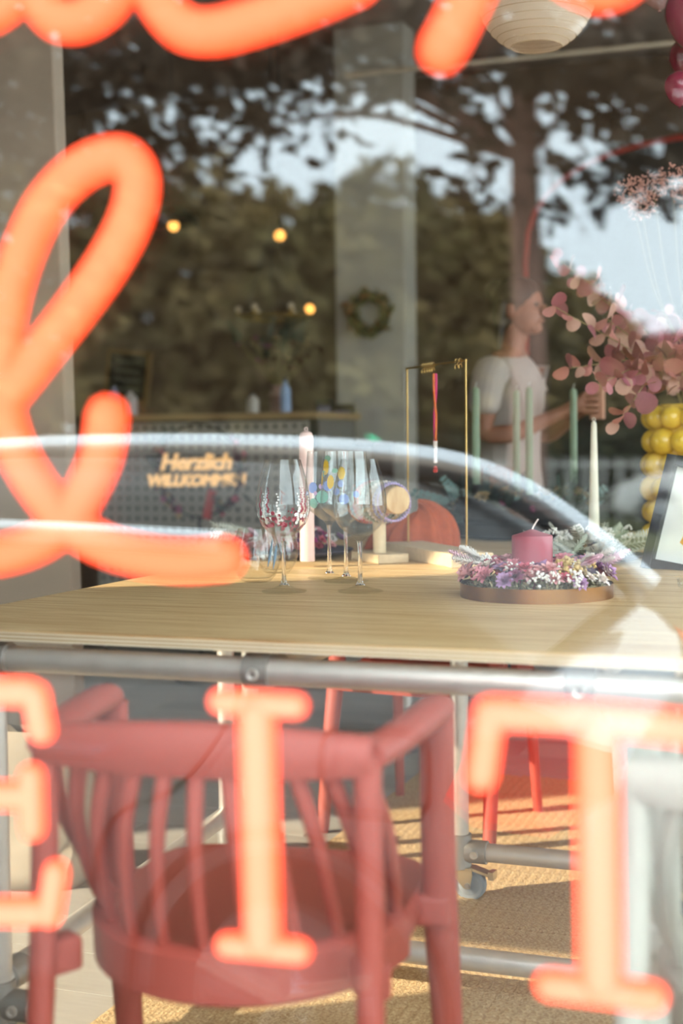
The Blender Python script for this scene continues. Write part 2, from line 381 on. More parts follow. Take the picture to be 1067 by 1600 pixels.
def make_table(name, label, x0, x1, y0, y1, rail_y, rear_y, front_legs, rear_legs, clamps, braces):
    t = thing(name, label, 'table'); RP = .0212; RZ = .697
    tabletop(t, x0, x1, y0, y1)
    xa, xb = x0+.08, x1-.05
    for yy in (rail_y, rear_y):
        obj('top_rail', MB().tube([(xa, yy, RZ), (xb, yy, RZ)], RP, 24), M_steel, t)
    for (x, yy) in front_legs+rear_legs:
        obj('leg', MB().tube([(x, yy, .11), (x, yy, RZ)], RP*.98, 24), M_steel, t)
        ft = MB(); tee(ft, (x, yy, RZ), (1,0,0), .07); tee(ft, (x, yy, RZ-.045), (0,0,1), .04)
        obj('pipe_fitting', ft, M_fit, t)
        ft = MB(); tee(ft, (x, yy, .112), (0,0,1), .08, .0265); tee(ft, (x+.04, yy, .112), (1,0,0), .05, .0265)
        if (x, yy) in front_legs: tee(ft, (x, yy+.04, .15), (0,1,0), .05, .0265)
        fo = obj('pipe_fitting', ft, M_fit, t)
        sd = -1 if yy == rail_y else -1
        obj('set_screw', MB().lathe([(0,.0),(.004,0),(.005,.003),(.009,.003),(.0095,-.004),(.009,-.01)], 14, (x+.04, yy-.03, .112), Matrix.Rotation(R(90), 3, 'X')), M_steel, fo)
        castor(t, x, yy, .074, rnd(-.3, .3))
    for x in clamps:                                               # crossover clamps on the front rail with a hex socket screw
        cl = MB(); tee(cl, (x, rail_y, RZ), (1,0,0), .043, .0275); cl.tube([(x, rail_y+.012, RZ), (x, rail_y+.06, RZ)], .026, 18)
        co = obj('pipe_clamp', cl, M_fit, t)
        obj('set_screw', MB().lathe([(0,-.003),(.0035,-.003),(.0045,.002),(.009,.003),(.0105,-.001),(.0105,-.008)], 18, (x, rail_y-.029, RZ-.002), Matrix.Rotation(R(90), 3, 'X')), M_steel, co)
        obj('cross_rail', MB().tube([(x, rail_y+.03, RZ), (x, rear_y, RZ)], RP, 20), M_steel, t)
        obj('packing_block', MB().box((x-.02, rail_y+.02, TZ-.02), (.11, .05, .005)), PLY, t, smooth=False)
    for A, B in braces: obj('bottom_rail', MB().tube([A, B], RP, 24), M_steel, t)
    return t
FLX = -1.352
make_table('work_table', 'plywood table on steel pipe legs nearest the window', -1.527, 1.35, .987, 2.165, 1.012, 2.115,
           [(FLX, 1.012), (1.1, 1.012)], [(-1.436, 2.115), (-.853, 2.115), (-.352, 2.115), (1.1, 2.115)], [-.87, -.369],
           [((-.853, 2.115, .112), (1.1, 2.115, .112)), ((FLX, 1.012, .15), (-1.436, 2.115, .15)), ((-1.36, 1.52, .088), (1.1, 1.52, .088)), ((1.1, 1.012, .15), (1.1, 2.115, .15))])
make_table('work_table', 'second plywood pipe-leg table pushed against the far side of the first', -1.527, 1.35, 2.172, 3.65, 2.26, 3.56,
           [(-1.436, 2.26), (1.1, 2.26)], [(-1.436, 3.56), (1.1, 3.56)], [-.36], [((-1.436, 3.56, .112), (1.1, 3.56, .112))])

# ---------------------------------------------------------------- chairs
def make_chair(m):
    t = bpy.data.objects.new('slat_back_armchair', None); COL.objects.link(t)
    # seat: rounded shell
    mb = MB(); n = 40
    def outline(s):                                                # seat plan outline, front straight, back rounded
        P = []
        for i in range(n):
            a = 2*math.pi*i/n; c, q = math.cos(a), math.sin(a)
            e = .42 if q > 0 else .8
            P.append((.215*s*math.copysign(abs(c)**e, c), .03+(.215 if q > 0 else .225)*s*math.copysign(abs(q)**e, q)))
        return P
    rings = [(1.0, .405), (1.02, .42), (1.015, .438), (.98, .446), (.9, .441), (.6, .432), (.3, .429), (.02, .428)]
    for s, z in rings: mb.v += [(x, y, z) for x, y in outline(s)]
    for i in range(len(rings)-1):
        for j in range(n): mb.f.append((i*n+j, i*n+(j+1) % n, (i+1)*n+(j+1) % n, (i+1)*n+j))
    mb.f.append(tuple(range(n-1,-1,-1)))
    obj('seat', mb, m, t, sharp=50)
    # rear lower rim, bowed
    rim = [Vector((.205*math.sin(a), .01-.225*math.cos(a), 0)) for a in bez(R(-82), R(82), 21)]
    band = MB()
    for p in rim:
        d = Vector((p.x, p.y-.01, 0)).normalized()
        band.v += [p+d*.004+UPZ*.385, p+d*.018+UPZ*.393, p+d*.02+UPZ*.447, p+d*.006+UPZ*.456, p-d*.012+UPZ*.452, p-d*.012+UPZ*.39]
    for i in range(20):
        for j in range(6): band.f.append((i*6+j, i*6+(j+1) % 6, (i+1)*6+(j+1) % 6, (i+1)*6+j))
    obj('seat_rim', band, m, t, sharp=50)
    # top rail and arms: one swept band each
    tops = [Vector((x, -.205-.028*(1-(x/.25)**2), .692)) for x in bez(-.216, .216, 15)]
    rail = MB()
    for i, p in enumerate(tops):
        e = abs(i-7)/7; h = .032-.010*e**2
        for dy, dz in ((-.012,-1),(-.017,-.5),(-.015,.75),(-.006,1),(.012,.95),(.016,.3),(.012,-.9)):
            rail.v.append(p+Vector((0, dy, dz*h+.004*(1-e))))
    for i in range(14):
        for j in range(7): rail.f.append((i*7+j, i*7+(j+1) % 7, (i+1)*7+(j+1) % 7, (i+1)*7+j))
    rail.f += [tuple(range(7)), tuple(14*7+j for j in range(6,-1,-1))]
    obj('top_rail', rail, m, t, sharp=60)
    for s in (-1, 1):
        pts = spline([(s*.206, -.212, .69), (s*.226, -.13, .695), (s*.24, -.02, .698), (s*.246, .085, .698)], 6)
        obj('armrest', MB().tube(pts, [.024]*(len(pts)-2)+[.022, .012], 14, flat=(.8, 1.1)), m, t)
        # legs run from floor up to arm
        L = spline([(s*.252, .16, 0), (s*.246, .12, .25), (s*.242, .085, .45), (s*.242, .07, .69)], 6)
        obj('leg', MB().tube(L, [.016+.006*min(1, i/10) for i in range(len(L))], 14, flat=(1.15,.9)), m, t)
        L = spline([(s*.225, -.27, 0), (s*.216, -.245, .25), (s*.212, -.222, .45), (s*.208, -.212, .69)], 6)
        obj('leg', MB().tube(L, [.0125+.003*min(1, i/10) for i in range(len(L))], 14, flat=(1.15,.95)), m, t)
        obj('bracket', MB().box((s*.225, .09, .42), (.07, .05, .045)), m, t, smooth=False, bevel=.008)
        obj('bracket', MB().box((s*.205, -.19, .425), (.04, .05, .045), Matrix.Rotation(s*R(35), 3, 'Z')), m, t, smooth=False, bevel=.008)
    N = 11
    for i in range(N):
        u = -1+2*i/(N-1); a = u*R(80)
        bot = Vector((.205*math.sin(a), .01-.225*math.cos(a), .45)); top = Vector((u*.202, -.205-.028*(1-u*u), .672))
        mid = (bot+top)/2; out = Vector((mid.x, mid.y, 0)).normalized()
        P = spline([bot, bot*.72+top*.28+out*.012, bot*.35+top*.65+out*.016, top], 5)
        obj('spindle', MB().tube(P, [.0085+.003*abs(j/(len(P)-1)) for j in range(len(P))], 10, flat=(1,1)), m, t)
    return t
ch = make_chair(M_red); ch.location = (-.747, .709, 0); ch.rotation_euler = (0,0,R(6.6)); ch.scale = (.955, 1, 1)
tag(ch, 'terracotta red armchair with spindle back, its back to the window', 'chair', 'armchairs at the tables')
c2 = copy_tree(ch); c2.location = (-1.09, 2.66, 0); c2.rotation_euler = (0,0,R(172))
tag(c2, 'terracotta red armchair half hidden under the far table', 'chair', 'armchairs at the tables')
c3 = copy_tree(ch, swap=M_greyc); c3.location = (-.005, .70, 0); c3.rotation_euler = (0,0,R(-4))
tag(c3, 'pale grey armchair at the right edge by the window', 'chair', 'armchairs at the tables')

# ---------------------------------------------------------------- jute rug of braided rows
rug = thing('jute_rug', 'braided natural jute rug under the tables', 'rug', (-1.295, .55, 0))
M_jute = mat('jute', '#b48e62', .9, col2='#e8cb9e', scale=170, bump=.5)
mb = MB(); L = 2.75; seg = 180; wd = .0245
for i in range(seg+1):
    y = L*i/seg; ph = (i % 2); zz = .0092 if ph else .0074
    for x, z in ((-.0006,.0066),(.0035,zz*.86),(.010,zz*.98),(.0145,zz*.88),(.021,zz*.92 if ph else zz*.8),(wd+.0006,.0066)):
        mb.v.append((x, y+(.006 if x < .012 else -.002), z))
for i in range(seg):
    for j in range(5): mb.f.append((i*6+j, i*6+j+1, (i+1)*6+j+1, (i+1)*6+j))
jm = mb.mesh('braid', True); jm.materials.append(M_jute)
for k in range(96):
    o = bpy.data.objects.new('braid', jm); link(o, rug); o.location = (k*wd, rnd(-.008,.008), 0)

# ---------------------------------------------------------------- glasses
def lathe_obj(name, prof, parent, m=None, n=48):
    return obj(name, MB().lathe(prof, n), m or M_glass, parent, sharp=50)
def dense(prof, k=4): return [(max(p.x, 0), p.y) for p in spline([Vector((r, z, 0)) for r, z in prof], k)]
def wine(label, x, y, kind, dots):
    t = thing('wine_glass', label, 'wine glass', (x, y, TZ+.0006), 0, 'wine glasses')
    if kind == 0:
        outer = [(0,0),(.044,0),(.046,.0012),(.044,.003),(.025,.0065),(.010,.013),(.0055,.022),(.0042,.045),(.0042,.085),(.006,.102),(.014,.110),(.030,.121),(.044,.136),(.052,.155),(.0545,.175),(.0525,.200),(.046,.232),(.0362,.2665)]
        inner = [(.0354,.2668),(.0451,.232),(.0515,.200),(.0534,.175),(.0510,.156),(.043,.1375),(.029,.1228),(.012,.1135),(0,.1118)]
    else:
        outer = [(0,0),(.047,0),(.049,.0012),(.047,.003),(.026,.006),(.010,.012),(.005,.022),(.0042,.05),(.0042,.100),(.006,.118),(.011,.126),(.030,.140),(.050,.156),(.0545,.165),(.0545,.175),(.051,.22),(.0465,.281)]
        inner = [(.0457,.2813),(.0502,.22),(.0535,.175),(.0532,.166),(.049,.158),(.029,.142),(.010,.129),(0,.1275)]
    lathe_obj('foot', [(0,.0)]+outer[1:6]+[(0,.0115)], t, FOOT)
    lathe_obj('stem', [(0,.012)]+dense(outer[5:10])+[(0,outer[9][1])], t, M_bowl)
    body = lathe_obj('bowl', [(0,outer[9][1])]+dense(outer[9:])+dense(inner), t)
    full = outer[9:]
    def rad(z):
        for (r0,z0),(r1,z1) in zip(full, full[1:]):
            if z0 <= z <= z1: return r0+(r1-r0)*(z-z0)/max(z1-z0,1e-6)
        return .05
    def dot(mb, a, z, r, sy=1.0):
        r *= 1.9; rr = rad(z)+.0006; n = 10
        vs = [(( rr)*math.cos(a), rr*math.sin(a), z)]
        for j in range(n):
            q = 2*math.pi*j/n; zz = z+r*sy*math.sin(q); aa = a+r*math.cos(q)/rr; r2 = rad(zz)+.0006
            vs.append((r2*math.cos(aa), r2*math.sin(aa), zz))
        mb.add(vs, [(0, 1+j, 1+(j+1) % n) for j in range(n)])
    for cname, col, lst in dots:
        mb = MB()
        for d in lst: dot(mb, *d)
        obj('painted_dots', mb, mat('paint_'+cname, col, .35), body, smooth=True, sharp=0)
    return t
FRONT = R(-68)                                                    # side of a glass that looks at the window
def garland(cnt, zlo, zhi, a0, a1, r0, r1): return [(FRONT+rnd(a0,a1), rnd(zlo,zhi), rnd(r0,r1)) for _ in range(cnt)]
def rows(angs, z0, z1, n, r0, r1): return [(FRONT+a+.035*math.sin(i*1.7), z0+(z1-z0)*i/n, r0+(r1-r0)*i/n) for a in angs for i in range(n)]
P1 = atz(444, 925, TZ); P2 = atz(515, 904, TZ); P3 = atz(541, 909, TZ); P4 = atz(563, 925, TZ)
wine('tall wine glass painted with dense red and white dots', P1.x, P1.y, 0,
     [('wine', '#9c2438', garland(80, .135, .165, -3, 3, .0008, .0026)+rows((-1.0,-.6,.75,.95), .165, .215, 11, .0016, .0007)),
      ('white', '#f1ece6', rows((-.8,-.2,.6,1.2), .142, .205, 11, .002, .0008)+garland(18, .14, .16, -3, 3, .001, .0025)),
      ('rose', '#d0707e', garland(50, .125, .15, -3, 3, .0008, .0022))])
wine('tall flared wine glass painted with blue and mint dots', P2.x, P2.y, 1,
     [('blue', '#8aa0dd', [(FRONT-.75,.202,.0065),(FRONT-.05,.206,.006),(FRONT-1.1,.19,.003),(FRONT+.5,.21,.004)]),
      ('mint', '#8fc6b4', [(FRONT-.3,.182,.0075),(FRONT-.7,.168,.006),(FRONT+1.4,.18,.006)]),
      ('lilac', '#cfa9cf', [(FRONT-.35,.205,.003),(FRONT-.6,.19,.0025),(FRONT+.1,.214,.003)]),
      ('black', '#191517', [(FRONT+1.0,.200,.004,5.5),(FRONT+.8,.178,.0035,3)])])
wine('tall flared wine glass with yellow lemon dots standing between the others', P3.x, P3.y, 1,
     [('lemon', '#e9bd25', [(FRONT-1.05,.247,.006,1.5),(FRONT-1.4,.222,.005,1.6),(FRONT-.7,.216,.005,1.6),(FRONT-.2,.235,.0045,1.6)]),
      ('leafgreen', '#7fae93', [(FRONT-.95,.266,.006,.6),(FRONT-1.2,.234,.005,.7),(FRONT-.5,.24,.004,.7)]),
      ('sky', '#7f97cf', [(FRONT-.1,.18,.006),(FRONT+.4,.19,.004),(FRONT-.4,.196,.004)])])
wine('clear undecorated wine glass at the right front of the four', P4.x, P4.y, 0, [])
def tumbler(label, x, y, h=.116, dots=()):
    t = thing('stemless_glass', label, 'glass', (x, y, TZ+.0006), 0, 'stemless glasses')
    s = h/.116
    outer = [(0,0),(.026,0),(.031,.002),(.042,.015),(.0505,.036),(.0525,.055),(.0495,.08),(.042,.106),(.039,.116)]
    inner = [(.0382,.1162),(.0411,.106),(.0485,.08),(.0514,.055),(.0494,.037),(.041,.018),(.030,.0085),(0,.008)]
    lathe_obj('glass_body', [(r*s, z*s) for r, z in outer[:3]+dense(outer[2:])[1:]+dense(inner[:-1])+inner[-1:]], t)
    return t
Pt = atz(401, 909, TZ); t1 = tumbler('clear stemless tumbler at the left of the wine glasses', Pt.x, Pt.y)
f = MB()                                                           # a painted feather on its side
for (a, z0, z1) in ((R(-40), .035, .095), (R(-25), .03, .085)):
    P = [(.0535*math.cos(a+.25*k/8), .0535*math.sin(a+.25*k/8), z0+(z1-z0)*k/8) for k in range(9)]
    f.tube([(Vector(p)*Vector((1,1,1))) for p in P], [.0006+.0025*math.sin(math.pi*k/8) for k in range(9)], 6)
obj('painted_feather', f, mat('feather_blue', '#7c93a6', .5), t1)
Pt = atz(433, 895, TZ); tumbler('clear stemless tumbler half hidden behind the dotted wine glass', Pt.x, Pt.y, .108)

# ---------------------------------------------------------------- candles
def wick(mb, p, h=.014): mb.tube(spline([p, p+Vector((0,0,h*.5)), p+Vector((h*.25,0,h))], 4), .0013, 6); return mb
def taper(label, x, y, z, h, r0, r1, col, group=None, name='taper_candle', loop=False):
    t = thing(name, label, 'candle', (x, y, z), 0, group)
    m = mat('wax_'+col, col, .45, sss=.1)
    obj('wax', MB().lathe([(0,0),(r0,0),(r0,h*.02),(r1,h*.955),(r1*.8,h*.985),(r1*.25,h),(0,h)], 20), m, t)
    if loop:
        q = [(.004*math.cos(a), 0, h+.004+.005*math.sin(a)) for a in bez(0, 2*math.pi, 9)[:-1]]
        obj('wick', MB().tube(q, .0012, 6, closed=True), mat('wick_'+col, col, .6), t)
    else: obj('wick', wick(MB(), Vector((0,0,h-.002)), .016), mat('wick_pale', '#d6d2c4', .7), t)
    return t
pk = aty(480, 842, 2.2)
taper('pale pink stick candle standing behind the dotted wine glass', pk.x, 2.2, TZ+.014, 1.077-TZ-.014, .0178, .0172, '#e9c6bd', loop=True)
tc = aty(928, 840, 2.75); hz = .041
taper('cream tapered candle in a dark holder', tc.x, 2.75, TZ+hz, 1.098-TZ-hz, .0152, .0075, '#ece2cd', loop=True)
t = thing('candle_holder', 'dark grey holder carrying the cream taper', 'candle holder', (tc.x, 2.75, TZ))
obj('cup', MB().lathe([(0,0),(.016,0),(.017,.002),(.017,hz),(.0153,hz),(.0150,hz-.004),(0,hz-.004)], 20), mat('holder_grey', '#43434d', .5), t)

# ---------------------------------------------------------------- foliage helpers
def puff_mesh(name, r, n, m, sz):
    mb = MB()
    for _ in range(n):
        d = rvec().normalized(); d.z = abs(d.z)*.9+.1*rnd(0,1); mb.ball(d*r*rnd(.6,1), sz*rnd(.7,1.3), 5)
    me = mb.mesh(name); me.materials.append(m); return me
def bloom_mesh(name, r, petals, layers, m):
    mb = MB(); r *= .72; petals += 2; layers += 1
    for l in range(layers):
        for i in range(petals):
            a = 2*math.pi*(i+.5*l)/petals+rnd(-.15,.15); el = R(18+28*l+rnd(-8,8)); d = Vector((math.cos(a)*math.cos(el), math.sin(a)*math.cos(el), math.sin(el)))
            mb.leaf((0,0,0), d, UPZ, r*(1-.15*l)*rnd(.8,1.15), r*.5, .22)
    mb.ball((0,0,r*.12), r*.16, 6)
    me = mb.mesh(name); me.materials.append(m); return me
def spike_mesh(name, L, r, m, n=70):
    mb = MB(); mb.tube([(0,0,0), (0,0,L)], r*.18, 5)
    for i in range(n):
        z = L*(.25+.75*i/n); a = i*2.4; w_ = r*math.sin(math.pi*(.12+.85*i/n))
        mb.leaf((0,0,z), (math.cos(a), math.sin(a), .9), UPZ, w_+.002, r*.35, .1)
    me = mb.mesh(name); me.materials.append(m); return me
def sprig_mesh(name, L, m, pairs=9, lw=.35):
    mb = MB(); mb.tube(spline([(0,0,0),(0,L*.08,L*.5),(0,L*.25,L)],5), L*.012, 5)
    for i in range(pairs):
        u = .15+.85*i/pairs; p = Vector((0, L*.25*u*u, L*u))
        for s in (-1,1): mb.leaf(p, (s, .1, .55), (0,-1,.3), L*.26*(1.1-.6*u), L*.26*lw*(1.1-.6*u), .1)
    me = mb.mesh(name); me.materials.append(m); return me
def put(me, name, parent, p, d=UPZ, s=1.0, spin=None):
    o = bpy.data.objects.new(name, me); link(o, parent); o.location = p
    q = Vector(d).to_track_quat('Z', 'Y') @ Quaternion((0,0,1), spin if spin is not None else rnd(0,6.28))
    o.rotation_mode = 'QUATERNION'; o.rotation_quaternion = q; o.scale = (s,s,s); return o
cM = lambda n, c, **k: mat('petal_'+n, c, .7, var=.15, scale=60, **k)
BL = {'pink': bloom_mesh('bloom_pink', .028, 7, 2, cM('pink','#d98a94')), 'rose': bloom_mesh('bloom_rose', .024, 6, 3, cM('rose','#c75d6c')),
      'lilac': bloom_mesh('bloom_lilac', .03, 8, 2, cM('lilac','#b58bb0')), 'cream': bloom_mesh('bloom_cream', .022, 7, 2, cM('cream','#ead9cc')),
      'blush': bloom_mesh('bloom_blush', .034, 6, 2, cM('blush','#e3a9a8')), 'plum': bloom_mesh('bloom_plum', .024, 7, 2, cM('plum','#8d4964')),
      'magenta': bloom_mesh('bloom_magenta', .022, 7, 3, cM('magenta','#b5297e')), 'brown': bloom_mesh('bloom_brown', .026, 6, 2, cM('brown','#a88d68')),
      'dark': bloom_mesh('bloom_dark', .03, 6, 2, cM('dark','#5a2b2c'))}
PF = {'white': puff_mesh('puff_white', .018, 30, cM('white','#efe8e0'), .0028), 'yellow': puff_mesh('puff_yellow', .016, 26, cM('yellow','#d3b37a'), .0034),
      'red': puff_mesh('puff_red', .012, 16, cM('red','#b8323f'), .003), 'pinkp': puff_mesh('puff_pink', .016, 24, cM('pinkp','#dd8f98'), .003)}
SP = {'tail': spike_mesh('bunny_tail', .06, .012, cM('tail','#e9dfd6')), 'pinktail': spike_mesh('pink_tail', .075, .011, cM('pinktail','#e7bfcb')), 'greentail': spike_mesh('green_tail', .09, .013, cM('greentail','#a9b09b'))}
SG = {'sage': sprig_mesh('sage_sprig', .12, cM('sage','#a9ac98')), 'pale': sprig_mesh('pale_sprig', .10, cM('pale','#cdcbbb'), 11, .3), 'eucg': sprig_mesh('eucalyptus_sprig', .13, cM('eucg','#6f8781'), 6, .8), 'darkg': sprig_mesh('dark_sprig', .11, cM('darkg','#2f3a33'), 8, .4)}

# ---------------------------------------------------------------- flower tray with pink pillar candle
tp = atz(838, 931, TZ); RTm = .147
tr = thing('metal_tray', 'round brass-toned tray holding a ring of dried flowers', 'tray', (tp.x, tp.y, TZ))
obj('tray_body', MB().lathe([(0,0),(RTm,0),(RTm,.027),(RTm-.0025,.027),(RTm-.0025,.003),(0,.003)], 64), mat('bronze', '#93683e', .32, 1.0, var=.1, scale=12), tr)
fw_ = thing('dried_flower_ring', 'ring of pink, lilac and cream dried flowers lying in the round tray', 'flowers', (tp.x, tp.y, TZ+.003))
mo = MB()
for _ in range(1500):
    a = rnd(0, 6.283); rr = .095+rnd(-.045,.043); h = .034*math.sqrt(max(0,1-((rr-.095)/.05)**2))*rnd(.4,1)
    mo.leaf((rr*math.cos(a), rr*math.sin(a), h), rvec(), rvec(), .012, .004, .3)
tag(obj('moss', mo, mat('reindeer_moss', '#cfc09a', .9, col2='#968961', scale=90), fw_, sharp=0), 'grey green moss bed', None, None, 'stuff')
names = ['pink']*26+['lilac']*24+['rose']*16+['blush']*24+['cream']*16+['plum']*10+['pinkp']*16+['white']*24+['yellow']*14+['red']*14
random.shuffle(names)
for i, nm in enumerate(names):
    a = 2*math.pi*i/len(names)*3.0+rnd(-.1,.1); rr = .092+rnd(-.045,.05); th = (rr-.092)/.055
    d = Vector((math.cos(a)*th*1.1, math.sin(a)*th*1.1, .8)).normalized()
    z = .028+.020*(1-th*th)+rnd(-.004,.014)
    if nm == 'yellow': a = rnd(-.9,-.2)
    me = BL.get(nm) or PF[nm]
    put(me, 'blossom', fw_, (rr*math.cos(a), rr*math.sin(a), z), d, rnd(.8,1.25))
for i in range(14):
    a = R(rnd(150, 215)) if i < 7 else R(rnd(-40, 30)); d = Vector((math.cos(a), math.sin(a), rnd(.15,.6)))
    put(SP['pinktail' if i % 2 else 'tail'], 'grass_tail', fw_, (.1*math.cos(a), .1*math.sin(a), .045+rnd(0,.02)), d, rnd(.8,1.2))
for a in (R(110), R(95), R(60)):
    put(SP['greentail'], 'grass_tail', fw_, (.08*math.cos(a), .08*math.sin(a), .05), (math.cos(a)*.6, math.sin(a)*.6, .5), 1.0)
pc = thing('pillar_candle', 'dusty pink pillar candle in the middle of the flower tray', 'candle', (tp.x-.008, tp.y, TZ+.003))
hc = .112
obj('wax', MB().lathe([(0,0),(.0395,0),(.0395,hc),(.038,hc+.0025),(.02,hc+.008),(.004,hc+.014),(0,hc+.014)], 40), mat('wax_dusty_pink', '#a94f5b', .45, sss=.15), pc)
obj('wick', MB().tube(spline([(0,0,hc+.012),(.003,0,hc+.02),(.012,0,hc+.034)],4), .0017, 6), mat('wick_white', '#e8dcd4', .7), pc)

# ---------------------------------------------------------------- plate with greenery by the cream candle
gp = (tc.x+.03, 2.55)
t = thing('dark_plate', 'shallow dark plate under pale dried greenery', 'plate', (gp[0], gp[1], TZ))
obj('plate_body', MB().lathe([(0,0),(.08,0),(.125,.008),(.135,.014),(.133,.016),(.08,.006),(0,.005)], 48), mat('slate_grey', '#4a4a52', .5), t)
t = thing('dried_greenery', 'pale sage and white dried sprigs around the cream candle', 'greenery', (gp[0], gp[1], TZ+.014))
for i in range(40):
    a = rnd(0, 6.28); rr = rnd(.03,.1); d = Vector((math.cos(a), math.sin(a), rnd(.12,.5)))
    put(random.choice([SG['sage'], SG['pale'], SP['greentail'], SG['pale']]), 'sprig', t, (rr*math.cos(a)+.0, rr*math.sin(a), rnd(.0,.03)), d, rnd(.7,1.1))
for i in range(26):
    a = rnd(0,6.28); rr = rnd(.03,.12); put(PF['white'], 'blossom', t, (rr*math.cos(a), rr*math.sin(a), rnd(.03,.065)), (0,0,1), rnd(.5,.9))
# grey plate with magenta dried flowers behind the tumblers
gq = atz(445, 869, TZ)
t = thing('grey_plate', 'round slate grey plate behind the tumblers', 'plate', (gq.x, gq.y, TZ))
obj('plate_body', MB().lathe([(0,0),(.11,0),(.172,.010),(.182,.018),(.180,.02),(.11,.007),(0,.006)], 56), mat('slate_blue', '#5b5866', .5), t)
t = thing('dried_flower_ring', 'magenta, pink and white dried flowers on the slate grey plate', 'flowers', (gq.x, gq.y, TZ+.012))
for i in range(85):
    a = rnd(0, 6.28); rr = rnd(.07,.15); nm = random.choice(['magenta','rose','pink','lilac','plum','white','white','pinkp','red','blush'])
    put(BL.get(nm) or PF[nm], 'blossom', t, (rr*math.cos(a), rr*math.sin(a), rnd(.008,.05)), (math.cos(a)*.7, math.sin(a)*.7, .8), rnd(.7,1.05))
for i in range(14):
    a = rnd(2.2,4.2); put(SP['pinktail'] if i % 2 else SG['pale'], 'sprig', t, (.11*math.cos(a), .11*math.sin(a), .03), (math.cos(a), math.sin(a), .35), rnd(.8,1.1))

# ---------------------------------------------------------------- bracelet stand and bracelets
dc = aty(622, 782, 2.33); ax = Vector((-.72, .69, 0)).normalized(); sx = ax.cross(UPZ)
bs = thing('bracelet_stand', 'pale wooden T-shaped stand carrying beaded bracelets', 'display stand', (dc.x+ax.x*.1, dc.y+ax.y*.1, TZ))
Rz = Matrix.Rotation(math.atan2(ax.y, ax.x), 3, 'Z')
obj('base', MB().box((0,0,.011), (.15,.085,.022), Rz), M_pine, bs, smooth=False, bevel=.002)
hz = dc.z-TZ
obj('post', MB().tube([(0,0,.02), (0,0,hz)], .0165, 24), M_pine, bs)
obj('bar', MB().tube([-ax*.1+UPZ*hz, -ax*.098+UPZ*hz, ax*.118+UPZ*hz, ax*.12+UPZ*hz], [.032,.034,.034,.032], 36), mat('pine_endgrain', '#d8b98b', .55, col2='#b98f5e', scale=14, stretch=(1,5,1)), bs)
bands = [('lilac glass','#b9a3cf',.0034,.0375), ('mauve grey','#9c8fa6',.0045,.039), ('golden','#c9a869',.003,.0385), ('cream shell','#dccbb8',.005,.0395), ('olive green','#6f7d5c',.0042,.04),
         ('sage and white','#aeb5a0',.005,.04), ('blush pink','#e0b3a2',.0042,.041), ('coral red','#e2594f',.0045,.042), ('teal blue','#6f9ea8',.005,.041), ('orange','#d9652c',.0034,.043)]
for i, (cn, cc, br, rr) in enumerate(bands):
    off = -.078+.0165*i+(.004 if i > 5 else 0)
    if .0-.02 < off < .0: pass
    c = Vector((dc.x+ax.x*.1, dc.y+ax.y*.1, dc.z))+ax*off
    rr += .005; drop = rr+br-.034-br*2.0
    mb = MB(); n = int(2*math.pi*(rr+br)/(br*2.05)); tilt = rnd(-.12,.12)
    for k in range(n):
        a = 2*math.pi*k/n; p = sx*((rr+br)*math.cos(a))+UPZ*((rr+br)*math.sin(a)-drop)+ax*((rr)*tilt*math.sin(a)); mb.ball(p, br, 8)
    b = obj('bracelet', mb, mat('bead_'+cn.replace(' ','_'), cc, .25, coat=.4, var=.15, scale=90), None, sharp=0); b.location = c
    tag(b, '%s beaded bracelet hanging on the wooden bar' % cn, 'bracelet', 'bracelets on the stand')

# ---------------------------------------------------------------- necklace stand
A = Vector((aty(638,858,2.6).x, 2.6, TZ)); B = Vector((aty(729,874,2.3).x, 2.3, TZ)); mid = (A+B)/2
ns = thing('necklace_stand', 'thin brass frame on a wooden foot displaying a necklace', 'display stand', mid)
dv = (B-A); yaw = math.atan2(dv.y, dv.x); Rz = Matrix.Rotation(yaw, 3, 'Z')
obj('base', MB().box((0,0,.017), (dv.length+.07, .11, .034), Rz), M_pine, ns, smooth=False, bevel=.003)
zt = 1.241-TZ; a, b = A-mid, B-mid; u = dv.normalized()
obj('frame_rod', MB().tube([a+UPZ*.02, a+UPZ*zt], .0026, 10), M_brass, ns)
obj('frame_rod', MB().tube([b+UPZ*.02, b+UPZ*zt], .0026, 10), M_brass, ns)
obj('cross_rod', MB().tube([a+UPZ*zt-u*.004, b+UPZ*zt+u*.004], .0026, 10), M_brass, ns)
hk = []
for k, fr in enumerate((.30,.345,.39,.43,.47,.86,.92)):
    p = A+dv*fr; p.z = 1.241; s = MB(); nrm = u.cross(UPZ)
    pts = [Vector((.006*math.cos(q), 0, .0+.006*math.sin(q)+.000)) for q in bez(R(-30), R(250), 10)]
    pts = pts+[Vector((.006*math.cos(q), 0, -.0135-.0065*math.sin(q-math.pi)*-1)) for q in bez(R(170), R(400), 8)]
    s.tube([nrm*q.x*1.0+u*q.x*.6+UPZ*q.z for q in pts], .0011, 6)
    h = obj('s_hook', s, M_brass, None); h.location = p
    tag(h, '%s small brass hook on the necklace frame' % ('first','second','third','fourth','fifth','sixth','seventh')[k]+' counted from the left', 'hook', 'brass hooks on the necklace frame')
top = A+dv*.5; top.z = 1.222
nk = thing('necklace', 'orange, magenta and white beaded necklace hanging from the brass frame', 'necklace', top)
zb = aty(678,728,top.y).z-top.z
def strand(nm, m, off):
    pts = []
    for i in range(66):
        q = i/65; z = zb*q*.96; pts.append((q, z))
    return pts
mo_, mm_, mw_ = MB(), MB(), MB()
